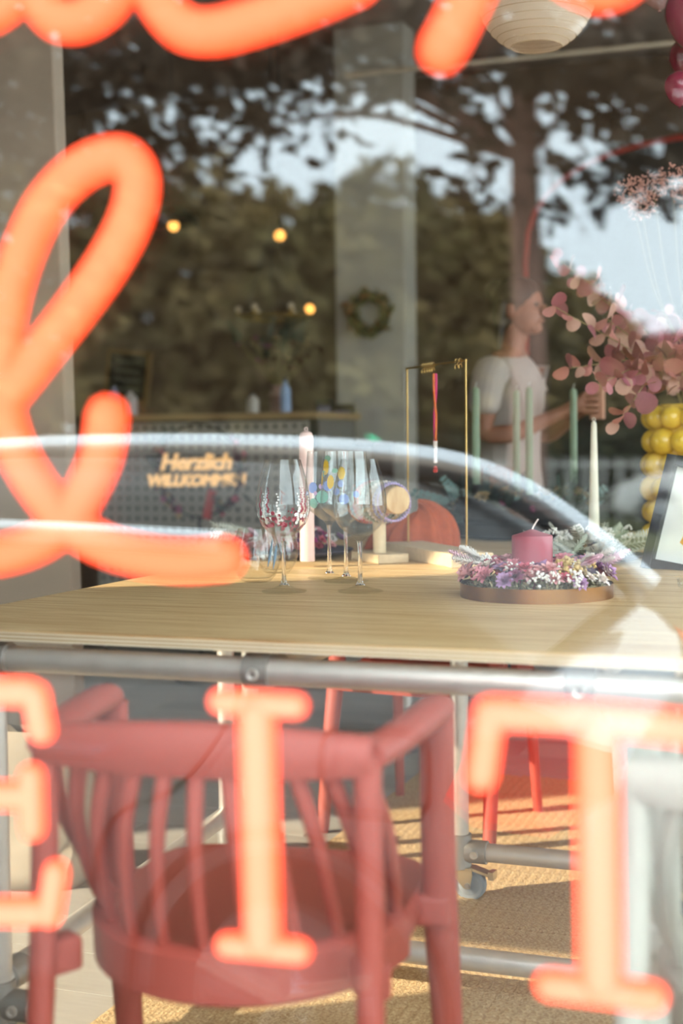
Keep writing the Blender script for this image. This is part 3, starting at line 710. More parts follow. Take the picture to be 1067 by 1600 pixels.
for s in (-1, 1):
    for i in range(74):
        q = i/73; z = -.006+(zb+.016)*q
        w_ = .013*math.sin(math.pi*min(1,q*1.02))*s*(1 if q > .45 else -1*(1-q/.45)*.5+ (q/.45)*1.0)
        if q > .75: w_ = s*.013*math.cos((q-.75)/.25*math.pi/2*.9)+0
        p = u*w_+(u.cross(UPZ))*.003*s+Vector((0,0,z))
        (mw_ if q > .76 else (mo_ if s > 0 else mm_)).ball(p, .0033, 6)
obj('beads', mo_, mat('bead_orange', '#e8622f', .35), nk, sharp=0); obj('beads', mm_, mat('bead_magenta', '#d02a78', .35), nk, sharp=0); obj('beads', mw_, mat('bead_white', '#e9dcd6', .3), nk, sharp=0)
obj('pendant', MB().ball((0,0,zb-.004), (.005,.005,.004), 10).box((0,0,zb-.012), (.009,.006,.008)), mat('bead_red', '#c9433c', .4), nk)

# orange pleated bundle
ob = atz(634, 862, TZ)
t = thing('pleated_cloth', 'rust orange pleated cloth mound behind the bracelet stand', 'cloth', (ob.x, ob.y+.05, TZ))
mb = MB(); n, k = 96, 14
for i in range(k+1):
    ph = math.pi/2*i/k
    for j in range(n):
        a = 2*math.pi*j/n; g = 1+.10*math.sin(13*a+2.2*ph+.8*math.sin(3*a)); mb.v.append((.125*math.cos(ph)**.8*math.cos(a)*g+.02*math.sin(ph), .085*math.cos(ph)**.8*math.sin(a)*g, .005+.105*math.sin(ph)*(1+.05*math.sin(13*a))*(1+.25*math.cos(a))))
for i in range(k):
    for j in range(n): mb.f.append((i*n+j, i*n+(j+1) % n, (i+1)*n+(j+1) % n, (i+1)*n+j))
obj('cloth_body', mb, mat('rust_fabric', '#b9552d', .8, var=.12, scale=40), t, sharp=0)

# ---------------------------------------------------------------- advent-style wreath with four green candles
cc = [aty(744,745,3.2), aty(807,735,3.52), aty(827,752,3.3), aty(896,720,3.5)]
wx = -.985; wy = 3.33
t = thing('black_wreath_tray', 'low black bowl on the far table carrying a dark wreath', 'bowl', (wx, wy, TZ))
obj('bowl_body', MB().lathe([(0,0),(.14,0),(.2,.01),(.215,.05),(.21,.052),(.19,.016),(0,.01)], 48), M_black, t)
wr = thing('dried_wreath', 'dark wreath of dried leaves and brown blossoms under green candles', 'wreath', (wx, wy, TZ+.05))
core = [(.165*math.cos(a), .165*math.sin(a), .03) for a in bez(0, 2*math.pi, 33)[:-1]]
obj('core', MB().tube(core, .042, 10, closed=True), mat('twig_dark', '#2b2624', .9), wr)
for i in range(150):
    a = rnd(0,6.28); b = rnd(-.4,3.5); p = Vector((.165*math.cos(a)+.045*math.cos(b)*math.cos(a), .165*math.sin(a)+.045*math.cos(b)*math.sin(a), .03+.045*math.sin(b)))
    d = Vector((math.cos(b)*math.cos(a)-.5*math.sin(a), math.cos(b)*math.sin(a)+.5*math.cos(a), math.sin(b)))
    q = random.random()
    if q < .42: put(SG['darkg'], 'sprig', wr, p, d, rnd(.5,.9))
    elif q < .54: put(SG['eucg'], 'sprig', wr, p, d, rnd(.5,.8))
    elif q < .86: put(BL['brown'], 'blossom', wr, p+d*.012, d, rnd(1.0,1.6))
    else: put(BL['plum'], 'blossom', wr, p+d*.008, d, rnd(.6,.9))
put(SG['eucg'], 'sprig', wr, (-.2,-.08,.04), (-.8,-.3,.5), 1.1)
lbl = ['sage green stick candle at the left, nearest the brass frame', 'sage green stick candle second from the left, furthest back', 'sage green stick candle third from the left', 'sage green stick candle at the right of the wreath, beside the bouquet']
for i, p in enumerate(cc):
    zb_ = .905 if i in (0,) else (.87 if i != 3 else .9)
    taper(lbl[i], p.x, p.y, zb_, 1.212-zb_, .0118, .0112, '#84957a', 'green candles on the wreath')
    h = thing('candle_holder', 'small black holder of the %s green candle' % ('leftmost','second','third','rightmost')[i], 'candle holder', (p.x, p.y, TZ+.055), 0, 'black candle holders')
    hh = zb_-TZ-.055
    obj('cup', MB().lathe([(0,0),(.02,0),(.02,.003),(.006,.006),(.006,max(.01,hh-.03)),(.0135,max(.012,hh-.028)),(.0135,hh+.012),(.0121,hh+.012),(.0121,hh),(0,hh)], 20), M_black, h)

# ---------------------------------------------------------------- picture frame
fb = aty(1003, 888, 2.36); tl = aty(1036, 711, 2.44)
fr = thing('picture_frame', 'dark framed print leaning back at the right end of the table', 'picture frame', (fb.x, fb.y, TZ), R(-14))
H, Wd, D = .275, .235, .028
fr.rotation_euler = (R(-15), R(7.5), R(-18))
M_fr = mat('charcoal_wood', '#2b2930', .4)
for nm, c, s in (('frame_side', (.0125,0,H/2), (.025,D,H)), ('frame_side', (Wd-.0125,0,H/2), (.025,D,H)), ('frame_rail', (Wd/2,0,.0125), (Wd-.05,D,.025)), ('frame_rail', (Wd/2,0,H-.0125), (Wd-.05,D,.025))):
    obj(nm, MB().box(c, s), M_fr, fr, smooth=False, bevel=.002)
obj('backing_board', MB().box((Wd/2,.008,H/2), (Wd-.048,.006,H-.048)), mat('mat_board', '#eceae2', .7), fr, smooth=False)
pr = MB(); pr.add([(.075,-.0005+.004,.075),(.10,.0035,.15),(.13,.0035,.15),(.10,.0035,.06)], [(0,3,2,1)]); obj('print', pr, mat('print_orange', '#e39a2e', .7), fr, smooth=False)
pr = MB(); pr.add([(.105,.0036,.15),(.16,.0036,.17),(.17,.0036,.08),(.12,.0036,.06)], [(0,3,2,1)]); obj('print', pr, mat('print_red', '#d8563c', .7), fr, smooth=False)
# glass dish at right edge
g = atz(1078, 918, TZ); t = thing('glass_dish', 'small clear glass dish at the right edge of the table', 'dish', (g.x, g.y, TZ))
obj('glass_body', MB().lathe([(0,0),(.02,0),(.024,.003),(.026,.018),(.025,.018),(.022,.005),(0,.004)], 32), M_glass, t, sharp=0)

# ---------------------------------------------------------------- yellow bubble vase and bouquet
vx, vy = aty(1082, 740, 3.0).x, 3.0; vr = .105; vh = .395
t = thing('bubble_vase', 'glossy yellow vase made of stacked bubbles', 'vase', (vx, vy, TZ))
m_y = mat('yellow_glaze', '#e3b93a', .22, coat=.5, var=.1, scale=8)
obj('vase_body', MB().lathe([(0,0),(vr*.9,0),(vr*.95,.02),(vr*.95,vh-.02),(vr*.85,vh),(vr*.75,vh),(vr*.75,.03),(0,.03)], 40), m_y, t)
bm = MB().ball((0,0,0), 1.0, 18).mesh('bubble'); bm.materials.append(m_y)
for rw in range(6):
    for k in range(11):
        a = 2*math.pi*(k+.5*(rw % 2))/11; o = bpy.data.objects.new('bubble', bm); link(o, t); s = .036*rnd(.92,1.1)
        o.scale = (s,s,s*.98); o.location = (vr*math.cos(a), vr*math.sin(a), .036+.0645*rw)
bq = thing('eucalyptus_bouquet', 'dusty pink preserved eucalyptus branches standing in the yellow vase', 'bouquet', (vx, vy, TZ+.03))
lm = []
for i, c in enumerate(('#b06f69', '#9f5c63', '#b5887a', '#8f4d59')):
    mb = MB(); n = 12; mb.v.append((0,0,.5))
    for j in range(n):
        q = 2*math.pi*j/n; mb.v.append((.44*math.sin(q)*(1-.12*math.cos(q)), .12*math.cos(2*q)*.6, .5-.5*math.cos(q)))
    mb.f = [(0, 1+j, 1+(j+1) % n) for j in range(n)]
    me = mb.mesh('euc_leaf'); me.materials.append(mat('euc_%d' % i, c, .55, var=.14, scale=18)); lm.append(me)
base = Vector((vx, vy, TZ+.03))
tips = [((872,405),2.75),((868,480),2.6),((888,575),2.6),((905,440),2.9),((950,500),2.8),((935,600),2.55),((965,660),2.6),((1000,540),2.9),((1040,490),3.0),((1040,560),2.8),((985,590),2.65),((1060,600),2.75),((1090,420),3.0),((1120,520),2.9)]
nl = 0
for k, ((px, py), yy) in enumerate(tips):
    tp_ = aty(px, py, yy)-base; st = Vector((rnd(-.03,.03), rnd(-.03,.03), vh-.05)); s1 = Vector((tp_.x*.35, tp_.y*.35, max(vh+.08, tp_.z*.62+.1)))
    P = spline([Vector((0,0,.02)), st, s1, tp_], 8)
    stem = obj('stem', MB().tube(P, [.0032-.0022*i/len(P) for i in range(len(P))], 6), mat('stem_olive', '#8c7a52', .7), bq)
    nn = len(P)
    for i in range(12, nn):
        for rep in range(1 if i < nn-6 else 1):
            for s in (-1, 1):
                if nl > 290 or random.random() < .12: continue
                d = (P[min(i+1,nn-1)]-P[i-1]).normalized(); o_ = d.orthogonal().normalized(); o_ = Quaternion(d, i*1.57+rep+(.0 if s > 0 else math.pi)+rnd(-.3,.3)) @ o_
                put(random.choice(lm), 'leaf', stem, P[i], (o_*1.0+d*.5), rnd(.044,.068)*(1-.25*(i > nn-4)), rnd(0,6.28)); nl += 1
gy = mat('gyp_pink', '#c58d7d', .8)
for (px, py), yy in (((985,300),2.9),((1020,290),2.95),((1050,280),2.95),((1000,320),2.85),((1075,300),3.0)):
    c = aty(px, py, yy)-base; mb = MB()
    P = spline([Vector((0,0,.02)), Vector((.02,0,vh)), c*.6+Vector((0,0,.1)), c], 6)
    obj('stem', MB().tube(P, .0008, 5), mat('stem_olive', '#8c7a52', .7), bq)
    for _ in range(150): mb.ball(c+rvec()*.045, rnd(.0018,.0034), 5)
    obj('filler_flowers', mb, gy, bq, sharp=0)

# ---------------------------------------------------------------- neon lettering inside the glass
NY = .075
def neon_mat(name, core, mid):
    # diffuser tube: glows palest along the ridge that faces the street, deeper orange towards its flanks
    m = bpy.data.materials.new(name); m.use_nodes = True; nt = m.node_tree; L = nt.links; nt.nodes.remove(nt.nodes['Principled BSDF'])
    ge = nt.nodes.new('ShaderNodeNewGeometry'); dt = nt.nodes.new('ShaderNodeVectorMath'); dt.operation = 'DOT_PRODUCT'; dt.inputs[1].default_value = (.2, -.98, 0)
    L.new(ge.outputs['Normal'], dt.inputs[0]); rp = nt.nodes.new('ShaderNodeValToRGB'); el = rp.color_ramp.elements
    el[0].position = .12; el[0].color = (.9, .058, .016, 1); el[1].position = .98; el[1].color = core
    e2 = rp.color_ramp.elements.new(.62); e2.color = mid
    L.new(dt.outputs['Value'], rp.inputs['Fac']); e = nt.nodes.new('ShaderNodeEmission'); e.inputs['Strength'].default_value = 4.6
    L.new(rp.outputs['Color'], e.inputs['Color']); L.new(e.outputs[0], nt.nodes['Material Output'].inputs['Surface']); return m
NEON = neon_mat('neon_orange', (1, .125, .058, 1), (1, .085, .033, 1)); NEON2 = neon_mat('neon_pale_orange', (1, .185, .11, 1), (1, .10, .042, 1))
sign = thing('neon_sign', 'glowing orange neon lettering hanging just inside the window', 'neon sign', (-.4, NY, .9))
def np_(x, y): return aty(x, y, NY)-Vector((-.4, NY, .9))
def stroke(part, pts, wpx, sm=True):
    P = [np_(*p) for p in pts]; P = spline(P, 7) if sm and len(P) > 2 else ([P[0]*(1-i/8)+P[1]*(i/8) for i in range(9)] if len(P) == 2 else P)
    r = [wpx*.545*(aty(533,800,NY)-CAM).length/F]*len(P)
    # rounded ends
    d0 = (P[0]-P[1]).normalized(); d1 = (P[-1]-P[-2]).normalized(); rr = r[0]
    P = [P[0]+d0*rr*.9, P[0]+d0*rr*.6]+P+[P[-1]+d1*rr*.6, P[-1]+d1*rr*.9]; r = [rr*.35, rr*.8]+r+[rr*.8, rr*.35]
    part.tube(P, r, 14)
def letter(name, strokes):
    mb = MB()
    for pts, wpx in strokes: stroke(mb, pts, wpx)
    return obj(name, mb, NEON2 if name.startswith('letter') else NEON, sign, sharp=0)
letter('script_stroke', [([(-60,45),(0,18),(40,-18)], 52)])
letter('script_stroke', [([(52,-40),(66,5),(90,30),(122,32),(160,12),(192,-28)], 62)])
letter('script_stroke', [([(232,-40),(250,5),(285,42),(330,50),(390,36),(470,8),(560,-30)], 64)])
letter('script_stroke', [([(775,-90),(735,-10),(708,45),(690,78)], 64)])
letter('script_stroke', [([(840,-70),(900,-32),(940,-18),(975,-30)], 60)])
letter('script_letter_l', [([(-60,705),(15,615),(70,545),(120,480),(168,412),(203,345),(215,290),(203,254),(172,246),(122,268),(74,318),(40,385),(16,460),(3,540),(2,615),(20,690),(55,755),(105,815),(155,848),(215,868),(285,877),(352,872)], 62)])
letter('script_stroke', [([(168,648),(158,712),(132,770),(103,817),(55,850),(-5,868),(-60,870)], 62)])
letter('letter_E', [([(-60,1078),(45,1082)], 48), ([(56,1085),(66,1142)], 44), ([(-60,1243),(45,1243)], 48), ([(50,1212),(52,1294)], 42), ([(-60,1424),(60,1424)], 48), ([(88,1362),(78,1430)], 40)])
letter('letter_I', [([(345,1096),(462,1103)], 38), ([(402,1115),(411,1470)], 58), ([(355,1476),(468,1486)], 38)])
letter('letter_T', [([(765,1113),(940,1124),(1120,1145)], 48), ([(765,1120),(752,1212)], 46), ([(932,1135),(938,1530)], 62), ([(858,1538),(1020,1558)], 42)])

# ---------------------------------------------------------------- hanging lantern, balloons
lc = aty(838, 73, 2.4); Rl = .143
t = thing('paper_lantern', 'cream ribbed paper lantern hanging above the tables', 'lantern', (lc.x, 2.4, lc.z))
prof = []; n = 17
for i in range(n+1):
    ph = R(155)-R(135)*i/n
    for sgn in ((0,),): prof.append((Rl*math.sin(ph), Rl*.93+Rl*math.cos(ph)*1.0))
pp = []
for i in range(n):
    (r0,z0),(r1,z1) = prof[i], prof[i+1]
    pp += [(r0,z0), ((r0+r1)/2*.992, (z0+z1)/2)]
pp.append(prof[-1]); z0 = pp[0][1]; pp = [(r, z-z0) for r, z in pp]
paper = mat('lantern_paper', '#efdcc6', .8, trans=.0, var=.04, scale=30)
pn = paper.node_tree; bs_ = pn.nodes['Principled BSDF']; tl_ = pn.nodes.new('ShaderNodeBsdfTranslucent'); tl_.inputs[0].default_value = lin('#efdcc6')
mxx = pn.nodes.new('ShaderNodeMixShader'); mxx.inputs[0].default_value = .45
pn.links.new(bs_.outputs[0], mxx.inputs[1]); pn.links.new(tl_.outputs[0], mxx.inputs[2]); pn.links.new(mxx.outputs[0], pn.nodes['Material Output'].inputs['Surface'])
obj('paper_shade', MB().lathe(pp, 48), paper, t, sharp=0)
for i in range(0, len(pp), 2):
    r, z = pp[i]; obj('rib', MB().tube([((r+.0005)*math.cos(a), (r+.0005)*math.sin(a), z) for a in bez(0, 2*math.pi, 49)[:-1]], .0009, 5, closed=True), mat('bamboo_rib', '#c9ab86', .6), t)
obj('cord', MB().tube([(0,0,.24), (0,0,ZC-lc.z)], .002, 6), M_white, t)
def balloon(label, px, py, yy, r, col):
    c = aty(px, py, yy); t = thing('balloon', label, 'balloon', c, 0, 'balloons by the ceiling')
    obj('skin', MB().lathe([(0,-r*1.12),(r*.12,-r*1.1),(r*.42,-r*.92),(r*.75,-r*.6),(r*.96,-r*.1),(r,.2*r),(r*.9,.6*r),(r*.6,.92*r),(r*.25,1.06*r),(0,1.08*r)], 28), mat('latex_'+col, col, .25, coat=.4), t, sub=1)
    obj('knot', MB().lathe([(0,-r*1.1),(r*.05,-r*1.12),(r*.1,-r*1.2),(0,-r*1.2)], 10), mat('latex_'+col, col, .25, coat=.4), t)
balloon('large magenta balloon at the top right corner', 1092, 25, 2.6, .085, '#8e2748')
balloon('small dark magenta balloon below the large one', 1062, 138, 2.65, .040, '#8b2340')
balloon('pale dusty pink balloon beside the large magenta one', 1030, -28, 2.7, .062, '#a98480')
balloon('small dark magenta balloon squeezed between the two bigger ones', 1075, 92, 2.75, .05, '#7c2038')

# ---------------------------------------------------------------- bag on floor at left
bp = atz(40, 1395, 0)
t = thing('paper_bag', 'crumpled beige carrier bag on the floor by the pillar', 'bag', (bp.x-.1, bp.y+.12, 0), R(12))
mb = MB(); nz_, nx = 9, 28
for i in range(nz_+1):
    u = i/nz_; hw, hd = .19*(1-.25*u+.1*math.sin(5*u)), .12*(1-.75*u)+.012
    for j in range(nx):
        a = 2*math.pi*j/nx; c, s = math.cos(a), math.sin(a); k = .022*noise.noise(Vector((c*2.2, s*2.2, u*4)))*(u > 0)
        mb.v.append((hw*math.copysign(abs(c)**.5, c)+k+.03*u*math.sin(3*u), hd*math.copysign(abs(s)**.5, s)+k, .36*u))
for i in range(nz_):
    for j in range(nx): mb.f.append((i*nx+j, i*nx+(j+1) % nx, (i+1)*nx+(j+1) % nx, (i+1)*nx+j))
mb.f.append(tuple(range(nx-1,-1,-1)))
obj('bag_body', mb, mat('kraft_beige', '#b5a592', .8, var=.05, scale=10), t, sharp=0)
for s in (-1,1): obj('handle', MB().tube(spline([(-.06,s*.02,.33),(-.05,s*.03,.43),(.05,s*.03,.43),(.06,s*.02,.33)],6), .005, 8), mat('kraft_cord', '#a08c74', .8), t)

# ---------------------------------------------------------------- back of the shop
# counter with perforated front
x0, x1, yc = aty(150,640,5.2).x, aty(492,640,5.2).x, 5.2
ct = thing('counter', 'low shop counter with a perforated grey front', 'counter', ((x0+x1)/2, yc, 0))
wct = x1-x0; zt = 1.19
obj('counter_body', MB().box((0,.3,.58), (wct,.5,1.16)), mat('counter_grey', '#6f675f', .7), ct, smooth=False)
obj('worktop', MB().box((0,.28,zt-.015), (wct+.04,.62,.03)), mat('oak_top', '#a1835c', .5), ct, smooth=False, bevel=.004)
mb = MB(); cell = .049; nx_, nz2 = int(wct/cell), 18; hr = .011; y_ = .0
for i in range(nx_):
    for j in range(nz2):                                          # square cell with an octagonal hole
        cx, cz = -wct/2+cell*(i+.5), 1.15-cell*(j+.5); h = cell/2; n0 = len(mb.v)
        sq = [(h,0),(h,h),(0,h),(-h,h),(-h,0),(-h,-h),(0,-h),(h,-h)]
        mb.v += [(cx+a, y_, cz+b) for a, b in sq]+[(cx+hr*math.cos(q*math.pi/4), y_, cz+hr*math.sin(q*math.pi/4)) for q in range(8)]
        mb.f += [(n0+q, n0+(q+1) % 8, n0+8+(q+1) % 8, n0+8+q) for q in range(8)]
obj('perforated_panel', mb, mat('perforated_grey', '#a39b91', .6), ct, smooth=False, solid=.004)
obj('hole_backing', MB().box((0,.02,.7), (wct,.01,.92)), M_black, ct, smooth=False)
# welcome sign in a hoop, lit lettering
sc_ = aty(310, 735, 4.7); hp = thing('hoop_sign', 'wire hoop with dark red dried flowers and lit welcome lettering', 'sign', sc_)
hr_ = .205
obj('hoop', MB().tube([(hr_*math.cos(a), 0, hr_*math.sin(a)) for a in bez(0, 2*math.pi, 49)[:-1]], .004, 8, closed=True), M_black, hp)
for i in range(70):
    a = (R(rnd(-70, 40)) if i % 2 else R(rnd(140, 250))); p = Vector((hr_*math.cos(a), rnd(-.02,.02), hr_*math.sin(a)))+rvec()*.03
    q = random.choice(['dark','dark','plum','rose','brown','darkg']); put(BL.get(q) or SG[q], 'blossom', hp, p, rvec(), rnd(.7,1.2))
WARM = emission('warm_letter', (1.0, .58, .24), 1.1)
def letters(txt, size, z, shear, sp):
    tm = text_mesh(txt, size, .004, shear, .004, sp); o = obj('lettering', tm, WARM, hp, smooth=False, sharp=0)
    o.rotation_euler = (R(90), 0, R(18)); o.location = (0, -.03, z); return o
letters('Herzlich', .098, .035, .25, .95); letters('WILLKOMMEN', .068, -.045, .2, .95)
obj('ribbon', MB().box((.06,-.02,-.15), (.04,.004,.13), Matrix.Rotation(R(14),3,'Y')), mat('ribbon_red', '#b8433f', .6), hp, smooth=False)
obj('stand', MB().tube([(0,0,-hr_), (0,0,-sc_.z+.02)], .006, 8).lathe([(0,0),(.12,0),(.12,.015),(0,.02)], 24, (0,0,-sc_.z)), M_black, hp)
# chalkboard
a, b = aty(160,557,6.0), aty(232,620,6.0); cbx = (a+b)/2
t = thing('chalkboard', 'small tilted chalkboard in a wooden frame on the left of the back wall', 'chalkboard', (cbx.x, 6.0, cbx.z-.15)); t.rotation_euler = (0, R(6), 0)
wq, hq = .25, .27
obj('board', MB().box((0,0,.15), (wq,.015,hq)), mat('slate_black', '#201d1b', .8), t, smooth=False)
for c, s in (((-wq/2,0,.15),(.022,.025,hq+.03)), ((wq/2,0,.15),(.022,.025,hq+.03)), ((0,0,.15-hq/2),(wq,.025,.022)), ((0,0,.15+hq/2),(wq,.025,.022))): obj('frame_strip', MB().box(c, s), mat('oak_frame', '#7a5a36', .6), t, smooth=False)
ck = MB()
for r_ in range(4):
    P = [(-.08+.16*k/16, -.009, .23-.05*r_+.012*math.sin(k*1.9+r_)) for k in range(17)]; ck.tube(P, .0022, 4)
obj('chalk_writing', ck, mat('chalk', '#8d8a84', .9), t)
obj('easel_leg', MB().tube([(0,.02,.0), (0,.05,-cbx.z+.15)], .012, 6).tube([(-.12,-.02,.0), (-.2,-.05,-cbx.z+.15)], .012, 6).tube([(.12,-.02,.0), (.2,-.05,-cbx.z+.15)], .012, 6), mat('oak_frame', '#7a5a36', .6), t)
# pendant lamps
BULB = emission('bulb_glow', (1.0, .42, .09), 3.0)
def pendant(label, px, py, yy, r=.035, shade=True):
    c = aty(px, py, yy); t = thing('pendant_lamp', label, 'pendant lamp', c, 0, 'small warm lamps at the back')
    obj('bulb', MB().ball((0,0,0), r, 12), BULB, t)
    obj('socket', MB().lathe([(0,.03),(.018,.03),(.018,.08),(.006,.1),(0,.1)], 14), M_black, t)
    obj('cord', MB().tube([(0,0,.09), (0,0,ZC-c.z)], .003, 6), M_black, t)
    if shade: obj('shade', MB().lathe([(.15,.0),(.13,.05),(.07,.085),(.02,.1),(.018,.098),(.068,.08),(.127,.046),(.147,0)], 28), M_black, t)
pendant('warm glowing bulb at the left beside the neon loop', 271, 353, 6.1, .03)
pendant('warm glowing bulb hanging in the middle of the room', 437, 368, 6.2, .03, False)
# ring chandelier with one lit bulb
rc = aty(428, 496, 6.0)
t = thing('ring_chandelier', 'thin ring chandelier with small bulbs, one of them lit', 'chandelier', rc, 0)
rr = .19
obj('ring', MB().tube([(rr*math.cos(a), rr*math.sin(a), 0) for a in bez(0,2*math.pi,41)[:-1]], .01, 8, closed=True), mat('aged_brass', '#8a6a38', .4, 1.0), t)
for k in range(6):
    a = 2*math.pi*k/6+.35; p = Vector((rr*math.cos(a), rr*math.sin(a), 0)); obj('socket', MB().tube([p, p+UPZ*.03], .012, 10), mat('aged_brass', '#8a6a38', .4, 1.0), t)
    obj('bulb', MB().ball(p+UPZ*.042, .02 if k else .026, 10), BULB if k == 0 else mat('bulb_off', '#b9a489', .2), t)
for k in range(3):
    a = 2*math.pi*k/3; obj('suspension_wire', MB().tube([(rr*math.cos(a), rr*math.sin(a), 0), (0,0,.5)], .0025, 5), M_black, t)
obj('suspension_wire', MB().tube([(0,0,.5), (0,0,ZC-rc.z)], .003, 5), M_black, t)
# banded vase with dark dried flowers on the counter
vb = aty(435, 634, 5.5)
t = thing('banded_vase', 'ribbed reddish vase on the counter holding dark dried flowers', 'vase', (vb.x, 5.5, 1.19))
obj('vase_body', MB().lathe([(0,0),(.035,0),(.05,.02),(.042,.035),(.055,.05),(.045,.068),(.055,.085),(.042,.1),(.035,.12),(.045,.14),(.04,.14),(.03,.12),(0,.1)], 28), mat('clay_pink', '#94726a', .6), t)
t = thing('dark_bouquet', 'bouquet of dark dried flowers in the ribbed vase', 'bouquet', (vb.x, 5.5, 1.19+.11))
for i in range(46):
    d = Vector((rnd(-.8,.8), rnd(-.6,.6), 1)).normalized(); L = rnd(.12,.3); p = d*L
    obj('stem', MB().tube([(0,0,0), p], .002, 4), mat('stem_olive', '#8c7a52', .7), t)
    put(random.choice([BL['dark'], BL['brown'], SG['darkg'], BL['plum']]), 'blossom', t, p, d, rnd(1,1.6))
# leaf wreath on grey column
wc_ = aty(578, 490, 6.37)
t = thing('leaf_wreath', 'olive and rust leaf wreath hanging on the pale grey column', 'wreath', wc_)
obj('core', MB().tube([(.1*math.cos(a), 0, .1*math.sin(a)) for a in bez(0,2*math.pi,33)[:-1]], .02, 8, closed=True), mat('twig_dark', '#2b2624', .9), t)
lf = []
for i, c in enumerate(('#6b6233','#4d4a2a','#8a5a30','#77703f')):
    mb = MB().leaf((0,0,0), (0,0,1), (0,1,0), .06, .026, .2); me = mb.mesh('leaf'); me.materials.append(mat('wreathleaf_%d' % i, c, .7)); lf.append(me)
for i in range(170):
    a = rnd(0,6.28); b = rnd(0,6.28); p = Vector(((.1+.026*math.cos(b))*math.cos(a), -abs(.024*math.sin(b)), (.1+.026*math.cos(b))*math.sin(a)))
    put(random.choice(lf), 'leaf', t, p, Vector((-math.sin(a), -.4, math.cos(a)))+rvec()*.9, rnd(.7,1.1))
# things on the counter: bottles and small framed cards
for i, (px, yy, h, r, c, nm) in enumerate(((446,5.35,.17,.026,'#8fa3c0','pale blue bottle on the counter beneath the ring chandelier'),(395,5.3,.10,.03,'#b5aaa0','squat beige jar on the counter'),(204,5.3,.13,.035,'#c0b4ae','white bottle at the left end of the counter'),(178,5.35,.16,.03,'#8c86a0','lilac bottle beside the white one'))):
    p = aty(px, 640, yy); t = thing('bottle', nm, 'bottle', (p.x, yy, 1.19), 0, 'bottles on the counter')
    obj('bottle_body', MB().lathe([(0,0),(r,0),(r,h*.62),(r*.8,h*.74),(r*.36,h*.82),(r*.36,h*.92),(0,h*.92)], 20), mat('bottle_'+c, c, .4), t)
    obj('cap', MB().lathe([(0,h*.9),(r*.42,h*.9),(r*.42,h),(0,h)], 14), M_black, t)
for i, (px, py, yy, wq, hq, c, nm) in enumerate(((508,662,5.9,.10,.26,'#2a2320','narrow dark frame standing on the shelf right of the counter'),(536,665,5.9,.13,.22,'#3a2d24','brown framed picture beside the narrow dark frame'))):
    p = aty(px, py, yy); t = thing('picture_frame', nm, 'picture frame', (p.x, yy, p.z-hq/2), 0, 'small frames on the shelf')
    obj('frame_body', MB().box((0,0,hq/2), (wq,.02,hq)), mat('frame_'+c, c, .6), t, smooth=False, bevel=.003)
    obj('picture', MB().box((0,-.011,hq/2), (wq*.7,.004,hq*.7)), mat('pic_%d' % i, '#8a8190', .6), t, smooth=False)
p = aty(525, 690, 5.95); t = thing('shelf_unit', 'dark wooden shelf unit right of the counter', 'shelf', (p.x, 6.0, 0))
zs = aty(520, 693, 5.9).z
for z in (zs-.012, zs-.4, .05): obj('shelf_board', MB().box((0,0,z), (.5,.3,.024)), mat('walnut', '#4a372a', .6), t, smooth=False)
for s in (-.24,.24): obj('side_panel', MB().box((s,0,zs/2-.012), (.02,.3,zs-.026)), mat('walnut', '#4a372a', .6), t, smooth=False)

# ---------------------------------------------------------------- person
def skin(name, verts, edges, sub=2):
    me = bpy.data.meshes.new(name); me.from_pydata([v[:3] for v in verts], edges, []); o = bpy.data.objects.new(name, me); COL.objects.link(o)
    o.modifiers.new('k', 'SKIN'); sv = me.skin_vertices[0].data
    for i, v in enumerate(verts):
        r = v[3]; sv[i].radius = (r, r) if not isinstance(r, tuple) else r
    sv[0].use_root = True
    q = o.modifiers.new('u', 'SUBSURF'); q.levels = sub; q.render_levels = sub
    apply_mods(o); me2 = o.data; bpy.data.objects.remove(o); return me2
# local frame: she faces +x, window is towards -y
V = []; E_ = []
def chain(pts, start=None):
    prev = start
    for p in pts:
        V.append(p); i = len(V)-1
        if prev is not None: E_.append((prev, i))
        prev = i
    return prev
pel = chain([(0,0,.86,.125)])
ch_ = chain([(.0,0,.98,.115),(.01,0,1.10,.11),(.02,0,1.22,.115),(.015,0,1.31,.095)], pel)
nk_ = chain([(.02,0,1.38,.05),(.035,0,1.43,.048),(.045,0,1.50,.055)], ch_)
for s in (-1,1):
    sh = chain([(.01,s*.10,1.305,.062),(.01,s*.16,1.285,.055),(.005,s*.185,1.19,.045),(.0,s*.19,1.07,.04)], ch_)
    fe = chain([(.10,s*.165,1.07,.036),(.20,s*.10,1.12,.028),(.245,s*.07,1.145,.024)], sh)
    hd = chain([(.29,s*.05,1.165,.028)], fe)
    for k in range(4): chain([(.325,s*.045,1.18-.018*(k-1.5)*1.2,.0105),(.352,s*.032,1.182-.018*(k-1.5)*1.2,.0095),(.366,s*.014,1.18-.018*(k-1.5)*1.2,.0085)], hd)
    chain([(.30,s*.028,1.195,.011),(.325,s*.012,1.205,.0095)], hd)
    hp_ = chain([(0,s*.085,.82,.095),(.01,s*.09,.62,.078),(.02,s*.09,.46,.058),(.0,s*.09,.28,.052),(-.015,s*.09,.09,.036)], pel)
    chain([(.06,s*.095,.04,.032),(.13,s*.1,.03,.025)], hp_)
bodym = skin('body', V, E_)
hm = MB()                                                          # head shape merged with the body by a remesh
hc_ = Vector((.06,0,1.53))
hm.ball(hc_+Vector((-.01,0,.018)), (.09,.072,.085), 20).ball(hc_+Vector((.02,0,-.035)), (.06,.055,.065), 18).ball(hc_+Vector((.055,0,-.075)), (.026,.03,.022), 12)
hm.ball(hc_+Vector((.088,0,-.012)), (.018,.013,.022), 10).ball(hc_+Vector((.075,0,-.048)), (.014,.022,.009), 10)
